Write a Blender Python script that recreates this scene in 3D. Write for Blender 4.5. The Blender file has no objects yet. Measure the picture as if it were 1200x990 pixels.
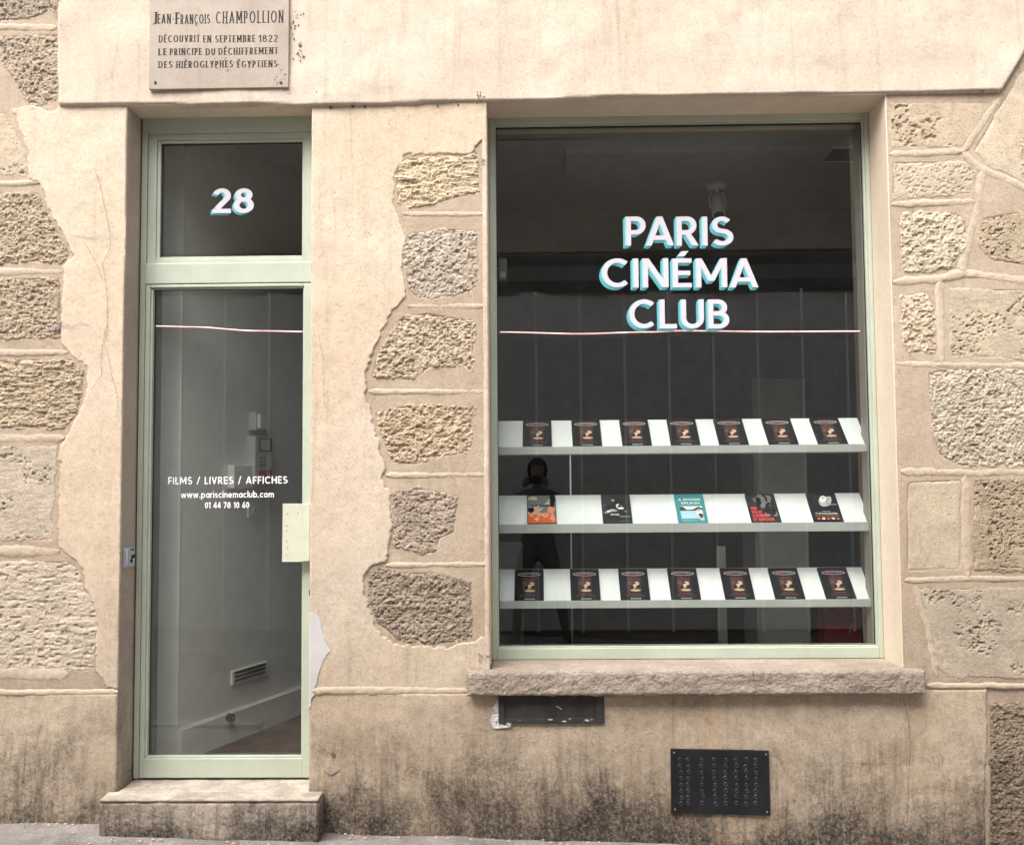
import bpy, bmesh, math, random
import numpy as np
from mathutils import Vector
random.seed(7)
rad = math.radians
C = bpy.context.scene.collection
scene = bpy.context.scene

# ------------------------------------------------------------------ camera
FPX, CAMD, EYE = 1150.0, 4.2, 1.5            # focal length in photo pixels (1200 wide), distance to wall, eye height
YAW, PITCH, ROLL = rad(-1.085), rad(3.301), rad(-0.4426)
_fw = Vector((math.sin(YAW)*math.cos(PITCH), math.cos(YAW)*math.cos(PITCH), math.sin(PITCH)))
_r0 = Vector((math.cos(YAW), -math.sin(YAW), 0)); _u0 = _r0.cross(_fw)
_r = _r0*math.cos(ROLL) + _u0*math.sin(ROLL); _u = -_r0*math.sin(ROLL) + _u0*math.cos(ROLL)
cam = bpy.data.cameras.new('camera'); camo = bpy.data.objects.new('camera', cam); C.objects.link(camo)
from mathutils import Matrix
m = Matrix((( _r.x, _u.x, -_fw.x, 0), (_r.y, _u.y, -_fw.y, -CAMD), (_r.z, _u.z, -_fw.z, EYE), (0,0,0,1)))
camo.matrix_world = m
cam.sensor_fit = 'HORIZONTAL'; cam.sensor_width = 36; cam.lens = 36*FPX/1200
cam.clip_start = 0.05; cam.clip_end = 300
scene.camera = camo

# ------------------------------------------------------------------ world, sun, exposure
SUN_EL, SUN_AZ = 52, 30      # elevation; azimuth to the left of the line straight behind the camera
w = bpy.data.worlds.new('World'); scene.world = w; w.use_nodes = True
nt = w.node_tree; bg = nt.nodes['Background']
sky = nt.nodes.new('ShaderNodeTexSky'); sky.sky_type = 'NISHITA'; sky.sun_disc = False
sd_ = Vector((-math.sin(rad(SUN_AZ))*math.cos(rad(SUN_EL)), -math.cos(rad(SUN_AZ))*math.cos(rad(SUN_EL)), math.sin(rad(SUN_EL))))
sky.sun_elevation = rad(SUN_EL); sky.sun_rotation = math.atan2(sd_.x, sd_.y)
sky.air_density = 1.0; sky.dust_density = 5.0; sky.ozone_density = 0.6
hsv = nt.nodes.new('ShaderNodeHueSaturation'); hsv.inputs['Saturation'].default_value = 0.35   # overcast: nearly neutral sky
nt.links.new(sky.outputs[0], hsv.inputs['Color']); nt.links.new(hsv.outputs[0], bg.inputs[0])
bg.inputs[1].default_value = 0.15
sl = bpy.data.lights.new('sun', 'SUN'); sl.energy = 1.3; sl.angle = rad(50); sl.color = (1.0, 0.95, 0.88)
so = bpy.data.objects.new('sun', sl); C.objects.link(so)
so.rotation_euler = (-sd_).to_track_quat('-Z', 'Y').to_euler(); so.location = (0, 0, 8)
scene.view_settings.view_transform = 'Standard'; scene.view_settings.look = 'None'
scene.view_settings.exposure = 1.22; scene.view_settings.gamma = 1.0
scene.render.engine = 'CYCLES'
scene.render.resolution_x = 1024; scene.render.resolution_y = 844
scene.cycles.max_bounces = 8; scene.cycles.transparent_max_bounces = 12

# ------------------------------------------------------------------ measuring helper: photo measurement -> point on a wall-parallel plane
def W(px, py, Y=0.0):
    d = _r*((px-600)/FPX) + _u*((495-py)/FPX) + _fw
    t = (CAMD+Y)/d.y
    return (d.x*t, EYE + d.z*t)
def WP(pts, Y=0.0): return [W(x, y, Y) for x, y in pts]

# ------------------------------------------------------------------ materials
def newmat(name):
    mt = bpy.data.materials.new(name); mt.use_nodes = True
    return mt, mt.node_tree, mt.node_tree.nodes['Principled BSDF']
def N(nt, t, **k):
    n = nt.nodes.new(t)
    for a, b in k.items():
        if a in n.inputs: n.inputs[a].default_value = b
        else: setattr(n, a, b)
    return n
def noise(nt, vec, scale, detail=6, rough=0.6, sc=None, dist=0):
    if sc:
        mp = N(nt, 'ShaderNodeMapping'); mp.inputs['Scale'].default_value = sc
        nt.links.new(vec, mp.inputs[0]); vec = mp.outputs[0]
    n = N(nt, 'ShaderNodeTexNoise'); n.inputs['Scale'].default_value = scale; n.inputs['Detail'].default_value = detail
    n.inputs['Roughness'].default_value = rough; n.inputs['Distortion'].default_value = dist
    nt.links.new(vec, n.inputs['Vector']); return n.outputs['Fac']
def ramp(nt, fac, a, b, va=0.0, vb=1.0):
    n = N(nt, 'ShaderNodeMapRange'); n.interpolation_type = 'SMOOTHSTEP'
    n.inputs['From Min'].default_value = a; n.inputs['From Max'].default_value = b
    n.inputs['To Min'].default_value = va; n.inputs['To Max'].default_value = vb
    nt.links.new(fac, n.inputs['Value']); return n.outputs[0]
def mth(nt, op, a, b):
    n = N(nt, 'ShaderNodeMath'); n.operation = op
    for i, v in enumerate((a, b)):
        if isinstance(v, (int, float)): n.inputs[i].default_value = v
        else: nt.links.new(v, n.inputs[i])
    return n.outputs[0]
def mix(nt, fac, a, b, mode='MIX'):
    n = N(nt, 'ShaderNodeMix'); n.data_type = 'RGBA'; n.blend_type = mode
    if isinstance(fac, (int, float)): n.inputs[0].default_value = fac
    else: nt.links.new(fac, n.inputs[0])
    for i, v in ((6, a), (7, b)):
        if isinstance(v, tuple): n.inputs[i].default_value = (*v[:3], 1)
        else: nt.links.new(v, n.inputs[i])
    return n.outputs[2]
def pos(nt): return N(nt, 'ShaderNodeNewGeometry').outputs['Position']
def bump(nt, bs, h, strength, dist):
    b = N(nt, 'ShaderNodeBump'); b.inputs['Strength'].default_value = strength; b.inputs['Distance'].default_value = dist
    nt.links.new(h, b.inputs['Height']); nt.links.new(b.outputs[0], bs.inputs['Normal'])
def simple(name, col, rough=0.5, metal=0.0, var=0.0, bstr=0.0, bscale=200, emit=None):
    mt, nt, bs = newmat(name); p = pos(nt)
    bs.inputs['Roughness'].default_value = rough; bs.inputs['Metallic'].default_value = metal
    f = noise(nt, p, 9, 8, 0.65)
    c = mix(nt, ramp(nt, f, 0.3, 0.7), tuple(max(0, x*(1-var)) for x in col), tuple(min(1, x*(1+var)) for x in col))
    nt.links.new(c, bs.inputs['Base Color'])
    if bstr: bump(nt, bs, noise(nt, p, bscale, 3), bstr, 0.002)
    if emit: bs.inputs['Emission Color'].default_value = (*emit[0], 1); bs.inputs['Emission Strength'].default_value = emit[1]
    return mt

def masonry(name, a, b, speck=0.25, fine=(230, 0.35), big=1.3, grime=None, pit=0.0, objcol=False, rust=0.0, streak=0.0):
    """weathered render / stone: two tones in broad patches, specks, pits, grime that thins out upwards in ragged clouds"""
    mt, nt, bs = newmat(name); p = pos(nt)
    bs.inputs['Roughness'].default_value = 0.92; bs.inputs['Specular IOR Level'].default_value = 0.2
    f1 = noise(nt, p, big, 5, 0.55, dist=0.4)
    if objcol:
        oi = N(nt, 'ShaderNodeObjectInfo')
        base = mix(nt, 1.0, oi.outputs['Color'], mix(nt, ramp(nt, noise(nt, p, 7, 8, 0.7, dist=0.6), 0.3, 0.72), a, b), 'MULTIPLY')
        base = mix(nt, ramp(nt, noise(nt, p, 17, 9, 0.8, dist=0.3), 0.52, 0.72, 0, 0.5), base, (0.19, 0.155, 0.125))
        base = mix(nt, ramp(nt, noise(nt, p, 13, 9, 0.75, dist=0.9), 0.56, 0.74, 0, 0.45), base, (0.62, 0.56, 0.48))
    else:
        base = mix(nt, ramp(nt, f1, 0.32, 0.68), a, b)
        f2 = noise(nt, p, 11, 8, 0.7)
        base = mix(nt, ramp(nt, f2, 0.35, 0.75, 0, 0.35), base, tuple(x*0.8 for x in a))
    if rust:
        f3 = noise(nt, p, 2.1, 7, 0.7, sc=(1, 1, 0.7), dist=1.0)
        base = mix(nt, ramp(nt, f3, 0.52, 0.72, 0, rust), base, (0.42, 0.27, 0.14))
    fm = noise(nt, p, 26, 10, 0.8)
    base = mix(nt, ramp(nt, fm, 0.40, 0.66, 0, min(1, speck*1.3)), base, mix(nt, 0.5, base, (0.24, 0.16, 0.11)))
    f4 = noise(nt, p, 95, 5, 0.7)
    base = mix(nt, ramp(nt, f4, 0.47, 0.74, 0, speck), base, (0.12, 0.095, 0.075))
    pit_shade = noise(nt, p, 150, 3, 0.6, sc=(1, 1, 1.3))
    base = mix(nt, ramp(nt, pit_shade, 0.63, 0.71, 0, min(1, speck*2.2)), base, (0.045, 0.035, 0.028))  # near-black specks put the shade of small pits into the colour
    f4b = noise(nt, p, 60, 6, 0.75, sc=(1, 1, 1.6))
    base = mix(nt, ramp(nt, f4b, 0.55, 0.8, 0, speck*1.2), base, (0.85, 0.78, 0.68))
    if streak:
        f5 = noise(nt, p, 9, 7, 0.7, sc=(1.6, 1, 0.12), dist=0.8)
        base = mix(nt, ramp(nt, f5, 0.5, 0.75, 0, streak), base, (0.26, 0.2, 0.15))
    if grime:
        z0, z1, amt = grime
        sep = N(nt, 'ShaderNodeSeparateXYZ'); nt.links.new(p, sep.inputs[0])
        zz = mth(nt, 'ADD', sep.outputs[2], mth(nt, 'MULTIPLY', mth(nt, 'SUBTRACT', noise(nt, p, 2.0, 9, 0.75, dist=0.8), 0.5), 1.5))
        g = ramp(nt, zz, z1, z0)
        g2 = ramp(nt, noise(nt, p, 7, 14, 0.82, sc=(1, 1, 0.55)), 0.34, 0.60, 0.2, 1.0)
        g3 = ramp(nt, noise(nt, p, 75, 8, 0.8), 0.36, 0.62, 0.35, 1.0)
        gg = mth(nt, 'MULTIPLY', mth(nt, 'MULTIPLY', g, g2), g3)
        base = mix(nt, mth(nt, 'MULTIPLY', gg, amt), base, (0.045, 0.036, 0.030))
        if amt > .9:
            dr = ramp(nt, noise(nt, p, 20, 9, 0.75, sc=(1.5, 1, 0.10), dist=0.5), 0.46, 0.62, 0, 1)
            zf = mth(nt, 'ADD', sep.outputs[2], mth(nt, 'MULTIPLY', mth(nt, 'SUBTRACT', noise(nt, p, 1.9, 10, 0.75, dist=0.6), 0.5), 1.3))
            base = mix(nt, mth(nt, 'MULTIPLY', mth(nt, 'MULTIPLY', dr, ramp(nt, zf, 0.55, 0.05)), 0.55), base, (0.07, 0.055, 0.045))
            base = mix(nt, mth(nt, 'MULTIPLY', ramp(nt, zf, 0.26, -0.02), mth(nt, 'MULTIPLY', g3, 0.95)), base, (0.032, 0.027, 0.024))
            base = mix(nt, mth(nt, 'MULTIPLY', ramp(nt, noise(nt, p, 33, 8, 0.8), 0.62, 0.75), 0.5), base, (0.62, 0.55, 0.46))
    nt.links.new(base, bs.inputs['Base Color'])
    h = mth(nt, 'ADD', mth(nt, 'MULTIPLY', noise(nt, p, fine[0], 4, 0.6), 0.5), noise(nt, p, 45, 6, 0.65))
    if pit:
        v = N(nt, 'ShaderNodeTexVoronoi'); v.inputs['Scale'].default_value = 70; nt.links.new(p, v.inputs['Vector'])
        h = mth(nt, 'ADD', h, ramp(nt, v.outputs['Distance'], 0.1, 0.35, -pit, 0))
    bump(nt, bs, h, fine[1], 0.006)
    return mt

M = {}
M['plaster'] = masonry('cream_plaster', (0.62,0.495,0.37), (0.66,0.56,0.45), 0.30, (200, 0.4), grime=(0.6, 1.6, 0.28), streak=0.34)
M['lintel']  = masonry('lintel_plaster', (0.59,0.49,0.395), (0.63,0.54,0.45), 0.26, (220, 0.35), streak=0.36)
M['old']     = masonry('old_render', (0.44,0.345,0.255), (0.51,0.415,0.32), 0.35, (240, 0.55), grime=(0.3, 1.3, 0.4), streak=0.25)
M['base']    = masonry('plinth_render', (0.47,0.375,0.275), (0.56,0.46,0.35), 0.38, (230, 0.6), grime=(-0.05, 0.68, 1.0), rust=0.4, streak=0.45)
M['rough']   = masonry('rough_stone', (0.82,0.80,0.78), (1.12,1.1,1.08), 0.55, (210, 0.9), objcol=True, pit=0.5, grime=(0.0, 0.62, 0.85))
M['smooth']  = masonry('dressed_stone', (0.85,0.83,0.82), (1.1,1.08,1.06), 0.38, (230, 0.5), objcol=True, pit=0.25)
M['sill']    = masonry('sill_stone', (0.30,0.25,0.205), (0.43,0.37,0.31), 0.6, (220, 0.8), big=4, pit=0.2)
M['step']    = masonry('step_stone', (0.44,0.375,0.30), (0.57,0.49,0.40), 0.4, (230, 0.6), big=5, grime=(-.1, 0.5, 1.0), streak=.3)
M['slab']    = masonry('worn_slab_stone', (0.36,0.32,0.27), (0.60,0.54,0.46), 0.5, (230, 0.6), big=9, streak=0.3)
M['joint']   = masonry('pale_mortar', (0.50,0.41,0.31), (0.58,0.485,0.38), 0.35, (220, 0.4), streak=0.2)
M['reveal']  = masonry('reveal_plaster', (0.70,0.585,0.45), (0.74,0.63,0.50), 0.10, (260, 0.25), grime=(0.2, 0.6, 0.4), streak=0.2)
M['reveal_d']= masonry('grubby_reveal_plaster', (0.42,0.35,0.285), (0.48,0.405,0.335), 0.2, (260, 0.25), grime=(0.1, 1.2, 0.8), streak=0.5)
M['white']   = masonry('white_filler', (0.54,0.52,0.51), (0.58,0.56,0.56), 0.05, (260, 0.2))
M['plaque']  = masonry('grey_marble', (0.38,0.325,0.275), (0.45,0.39,0.335), 0.15, (300, 0.12), big=3, streak=0.3)
M['pave']    = masonry('asphalt', (0.19,0.18,0.175), (0.33,0.315,0.30), 0.6, (130, 1.0), big=6, streak=0)
M['kerb']    = masonry('granite_kerb', (0.3,0.29,0.28), (0.36,0.35,0.34), 0.4, (200, 0.4), big=5)
M['opp']     = masonry('opposite_wall', (0.28,0.25,0.21), (0.42,0.375,0.32), 0.3, (60, 0.8), big=0.9, streak=0.3)

def paint(name, col, chip=(0.16,0.15,0.12)):
    mt, nt, bs = newmat(name); p = pos(nt)
    c = mix(nt, ramp(nt, noise(nt, p, 3, 6, 0.6), 0.3, 0.7), tuple(x*0.92 for x in col), tuple(min(1, x*1.06) for x in col))
    c = mix(nt, ramp(nt, noise(nt, p, 14, 8, 0.75, sc=(1,1,0.35)), 0.55, 0.8, 0, 0.35), c, tuple(x*0.6 for x in col))
    c = mix(nt, ramp(nt, noise(nt, p, 55, 6, 0.8), 0.645, 0.70, 0, 0.85), c, chip)
    c = mix(nt, ramp(nt, noise(nt, p, 20, 10, 0.8, sc=(1,1,.5)), 0.5, 0.75, 0, 0.4), c, (0.33,0.31,0.22))
    nt.links.new(c, bs.inputs['Base Color']); bs.inputs['Roughness'].default_value = 0.42
    bump(nt, bs, noise(nt, p, 70, 4, 0.6, sc=(1,1,0.4)), 0.12, 0.003)
    return mt
M['mint'] = paint('mint_paint', (0.44,0.485,0.40))
M['mint_pale'] = paint('pale_mint_paint', (0.57,0.585,0.47))
M['black'] = simple('black_gasket', (0.012,0.012,0.012), 0.6)
M['iron'] = simple('blackened_iron', (0.007,0.008,0.011), 0.6, 0.2, 0.5, 0.5, 120)
M['ironring'] = simple('worn_iron', (0.05,0.048,0.045), 0.55, 0.3, 0.4)
M['slotiron'] = simple('dull_grey_iron', (0.035,0.032,0.03), 0.65, 0.2, 0.4, 0.3, 90)
M['dirtwhite'] = simple('flaking_white_paint', (0.5,0.48,0.45), 0.8, 0, 0.3, 0.4, 90)
M['txt'] = simple('white_vinyl', (0.57,0.545,0.60), 0.6)
M['txt'].node_tree.nodes['Principled BSDF'].inputs['Specular IOR Level'].default_value = 0.2
M['txtb'] = simple('bright_white_vinyl', (0.85,0.84,0.86), 0.6)
M['cyan'] = simple('turquoise_vinyl', (0.09,0.40,0.46), 0.55)
M['cyan2'] = simple('pale_turquoise_vinyl', (0.22,0.52,0.56), 0.55)
M['ink'] = simple('engraved_black', (0.02,0.016,0.014), 0.8)
M['crack'] = simple('crack_shadow_dirt', (0.13,0.10,0.08), 0.95)
M['bluepen'] = simple('blue_crayon', (0.30,0.31,0.42), 0.9, 0, 0.2)
M['steel'] = simple('brushed_steel', (0.55,0.55,0.56), 0.35, 0.9)
M['bluegrey'] = simple('blue_grey_panel', (0.42,0.45,0.56), 0.3)
M['shelf'] = simple('white_shelf_paint', (0.80,0.82,0.82), 0.4, 0, 0.03)
M['lip'] = simple('grey_shelf_edge', (0.44,0.46,0.44), 0.5, 0, 0.06)
M['inwall'] = simple('pale_grey_wall_paint', (0.80,0.80,0.77), 0.6, 0, 0.04, 0.1, 60)
M['indark'] = simple('charcoal_wall_paint', (0.035,0.034,0.032), 0.7, 0, 0.2)
M['inceil'] = simple('grey_ceiling_paint', (0.34,0.37,0.37), 0.8, 0, 0.08)
M['inbeam'] = simple('dark_beam_paint', (0.2,0.2,0.19), 0.8, 0, 0.1)
M['infloor'] = simple('brown_floor', (0.075,0.042,0.026), 0.7, 0, 0.5, 0.2, 60)
M['panel'] = simple('grey_panel', (0.22,0.22,0.2), 0.6, 0, 0.08)
M['red'] = simple('dark_red_cloth', (0.42,0.02,0.03), 0.6, 0, 0.3)
M['metal_sheet'] = simple('hoarding_sheet', (0.52,0.545,0.56), 0.6, 0.0, 0.10, 0.2, 30)
M['batten'] = simple('pale_seam', (0.9,0.92,0.94), 0.5)
M['tarp'] = simple('dark_tarpaulin', (0.09,0.09,0.095), 0.6, 0, 0.25)
M['cloth'] = simple('charcoal_cloth', (0.10,0.10,0.105), 0.85, 0, 0.2)
M['jeans'] = simple('dark_trousers', (0.014,0.014,0.018), 0.85)
M['skin'] = simple('skin', (0.22,0.14,0.10), 0.5)
M['hair'] = simple('dark_hair', (0.035,0.028,0.022), 0.6)
M['led'] = simple('lit_strip', (1,0.8,0.8), 0.5, emit=((1.0,0.62,0.66), 1.0))
_nt = M['led'].node_tree; _nt.links.new(ramp(_nt, noise(_nt, pos(_nt), 9, 3), .35, .65, .4, 1.0), _nt.nodes['Principled BSDF'].inputs['Emission Strength'])
M['ledbase'] = simple('orange_strip_edge', (0.55,0.12,0.08), 0.5)
M['plastic'] = simple('white_plastic', (0.50,0.50,0.51), 0.4)
M['fixture'] = simple('grey_lamp_housing', (0.72,0.77,0.77), 0.45)
M['opaint'] = simple('orange_cover', (0.62,0.20,0.09), 0.4, 0, 0.3)

def glassmat():
    mt = bpy.data.materials.new('window_glass'); mt.use_nodes = True; nt = mt.node_tree; nt.nodes.clear()
    out = N(nt, 'ShaderNodeOutputMaterial'); mx = N(nt, 'ShaderNodeMixShader')
    tr = N(nt, 'ShaderNodeBsdfTransparent'); tr.inputs[0].default_value = (0.90,0.93,0.91,1)
    gl = N(nt, 'ShaderNodeBsdfGlossy'); gl.inputs['Roughness'].default_value = 0.0; gl.inputs['Color'].default_value = (0.95,0.97,1,1)
    ge = N(nt, 'ShaderNodeNewGeometry'); dt = N(nt, 'ShaderNodeVectorMath'); dt.operation = 'DOT_PRODUCT'
    nt.links.new(ge.outputs['Normal'], dt.inputs[0]); nt.links.new(ge.outputs['Incoming'], dt.inputs[1])
    c = mth(nt, 'SUBTRACT', 1.0, mth(nt, 'ABSOLUTE', dt.outputs['Value'], 0))        # two-sided Schlick reflectance of a pane
    f = mth(nt, 'MULTIPLY', mth(nt, 'ADD', mth(nt, 'MULTIPLY', mth(nt, 'POWER', c, 5.0), 0.96), 0.042), 2.5)
    p = pos(nt); f = mth(nt, 'MINIMUM', f, 1.0)
    nt.links.new(f, mx.inputs[0]); nt.links.new(tr.outputs[0], mx.inputs[1]); nt.links.new(gl.outputs[0], mx.inputs[2])
    nt.links.new(mx.outputs[0], out.inputs[0])
    bmp = N(nt, 'ShaderNodeBump'); bmp.inputs['Strength'].default_value = 0.03; bmp.inputs['Distance'].default_value = 0.002
    nt.links.new(noise(nt, p, 2.5, 1, 0.4), bmp.inputs['Height']); nt.links.new(bmp.outputs[0], gl.inputs['Normal'])
    return mt
M['glass'] = glassmat()

# ------------------------------------------------------------------ object helpers
def wloc(o):
    v = Vector((0,0,0))
    while o is not None: v += o.location; o = o.parent
    return v
def thing(name, label=None, cat=None, loc=(0,0,0), group=None, kind=None):
    o = bpy.data.objects.new(name, None); C.objects.link(o); o.location = loc; o.empty_display_size = 0.1
    tag(o, label, cat, group, kind); return o
def tag(o, label=None, cat=None, group=None, kind=None):
    if label: o['label'] = label
    if cat: o['category'] = cat
    if group: o['group'] = group
    if kind: o['kind'] = kind
    return o
def mesh(name, verts, faces, mat, parent=None, smooth=False, loc=None, matidx=None, color=None):
    """verts in world coordinates; stored relative to the object's own place"""
    verts = np.asarray(verts, dtype=np.float64)
    base = wloc(parent) if parent else Vector((0,0,0))
    if loc is None:
        c = (verts.min(0)+verts.max(0))/2 if len(verts) else np.zeros(3)
        loc = (c[0], c[1], verts[:,2].min())
    me = bpy.data.meshes.new(name)
    vv = verts - np.array(loc)
    me.from_pydata([tuple(v) for v in vv], [], [tuple(int(i) for i in f) for f in faces]) if not isinstance(faces, np.ndarray) else _fast(me, vv, faces)
    mats = mat if isinstance(mat, (list, tuple)) else [mat]
    for x in mats: me.materials.append(x)
    if matidx is not None: me.polygons.foreach_set('material_index', matidx)
    if smooth: me.polygons.foreach_set('use_smooth', [True]*len(me.polygons))
    me.update()
    o = bpy.data.objects.new(name, me); C.objects.link(o)
    o.parent = parent; o.location = Vector(loc)-base
    if color: o.color = (*color, 1)
    return o
def _fast(me, vv, faces):
    nf = len(faces)
    me.vertices.add(len(vv)); me.vertices.foreach_set('co', vv.astype(np.float32).ravel())
    me.loops.add(nf*4); me.loops.foreach_set('vertex_index', faces.astype(np.int32).ravel())
    me.polygons.add(nf); me.polygons.foreach_set('loop_start', np.arange(0, nf*4, 4, dtype=np.int32))
    me.update(calc_edges=True)

class MB:
    def __init__(s): s.v = []; s.f = []; s.m = []
    def quad(s, pts, mi=0):
        n = len(s.v); s.v += [tuple(p) for p in pts]; s.f.append(tuple(range(n, n+len(pts)))); s.m.append(mi)
    def box(s, x0, x1, y0, y1, z0, z1, b=0.0, mi=0):
        """box, chamfered by b on every edge"""
        bm = bmesh.new(); bmesh.ops.create_cube(bm, size=1)
        for v in bm.verts:
            v.co = Vector((x0+(v.co.x+.5)*(x1-x0), y0+(v.co.y+.5)*(y1-y0), z0+(v.co.z+.5)*(z1-z0)))
        if b: bmesh.ops.bevel(bm, geom=bm.edges[:], offset=b, segments=2, affect='EDGES', profile=0.5)
        s.bm(bm, mi); return s
    def bm(s, bm, mi=0):
        n = len(s.v); bm.verts.ensure_lookup_table(); bm.verts.index_update()
        s.v += [tuple(v.co) for v in bm.verts]
        for f in bm.faces: s.f.append(tuple(n+v.index for v in f.verts)); s.m.append(mi)
        bm.free()
    def tube(s, path, r, seg=8, mi=0, caps=True):
        path = [Vector(p) for p in path]; n0 = len(s.v); k = len(path)
        for i, p in enumerate(path):
            t = (path[min(i+1, k-1)]-path[max(i-1, 0)]).normalized()
            a = t.cross(Vector((0,0,1)));  a = a if a.length > 1e-3 else t.cross(Vector((0,1,0))); a.normalize(); b = t.cross(a)
            rr = r[i] if isinstance(r, (list, tuple)) else r
            for j in range(seg):
                q = 2*math.pi*j/seg; s.v.append(tuple(p + a*math.cos(q)*rr + b*math.sin(q)*rr))
        for i in range(k-1):
            for j in range(seg):
                s.f.append((n0+i*seg+j, n0+i*seg+(j+1)%seg, n0+(i+1)*seg+(j+1)%seg, n0+(i+1)*seg+j)); s.m.append(mi)
        if caps:
            s.f.append(tuple(n0+j for j in range(seg))[::-1]); s.m.append(mi)
            s.f.append(tuple(n0+(k-1)*seg+j for j in range(seg))); s.m.append(mi)
        return s
    def prism(s, poly, y0, y1, mi=0):
        """xz outline extruded from y0 (front) to y1"""
        n = len(s.v); k = len(poly)
        s.v += [(x, y0, z) for x, z in poly] + [(x, y1, z) for x, z in poly]
        s.f.append(tuple(range(n, n+k))); s.m.append(mi); s.f.append(tuple(range(n+2*k-1, n+k-1, -1))); s.m.append(mi)
        for i in range(k):
            j = (i+1) % k; s.f.append((n+i, n+k+i, n+k+j, n+j)); s.m.append(mi)
        return s
    def build(s, name, mat, parent=None, smooth=False, loc=None, color=None):
        return mesh(name, s.v, s.f, mat, parent, smooth, loc, s.m, color)

# ------------------------------------------------------------------ numpy noise
_rs = np.random.RandomState(11); _perm = _rs.permutation(4096); _val = _rs.rand(4096)*2-1
def vnoise(x, y, seed=0):
    xi = np.floor(x).astype(int); yi = np.floor(y).astype(int); fx = x-xi; fy = y-yi
    fx = fx*fx*fx*(fx*(fx*6-15)+10); fy = fy*fy*fy*(fy*(fy*6-15)+10)
    h = lambda a, b: _val[_perm[(_perm[(a+seed*37) & 4095]+b) & 4095]]
    return (h(xi,yi)*(1-fx)+h(xi+1,yi)*fx)*(1-fy)+(h(xi,yi+1)*(1-fx)+h(xi+1,yi+1)*fx)*fy
def fbm(x, y, f, oct=4, gain=0.55, seed=0):
    s = 0; a = 1; t = 0
    for o in range(oct):
        s = s + a*vnoise(x*f, y*f, seed+o*5); t += a; a *= gain; f *= 2.03
    return s/t
def worley(x, y, f, seed=0):
    x = x*f; y = y*f; xi = np.floor(x).astype(int); yi = np.floor(y).astype(int); d = np.full(x.shape, 9.0)
    for dx in (-1,0,1):
        for dy in (-1,0,1):
            a = xi+dx; b = yi+dy
            r1 = (_val[_perm[(_perm[(a+seed*31) & 4095]+b) & 4095]]+1)/2; r2 = (_val[_perm[(_perm[(a+seed*31+99) & 4095]+b) & 4095]]+1)/2
            d = np.minimum(d, np.hypot(a+r1-x, b+r2-y))
    return d
def sdist(X, Z, poly):
    d = np.full(X.shape, 1e9); inside = np.zeros(X.shape, bool); n = len(poly)
    for i in range(n):
        x0, z0 = poly[i]; x1, z1 = poly[(i+1) % n]; ex, ez = x1-x0, z1-z0; L = ex*ex+ez*ez+1e-12
        t = np.clip(((X-x0)*ex+(Z-z0)*ez)/L, 0, 1); d = np.minimum(d, np.hypot(X-x0-t*ex, Z-z0-t*ez))
        if abs(ez) > 1e-9:
            c = ((z0 <= Z) != (z1 <= Z)) & (X < x0+(Z-z0)*ex/ez); inside ^= c
    return np.where(inside, d, -d)
def sstep(t): t = np.clip(t, 0, 1); return t*t*(3-2*t)

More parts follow.
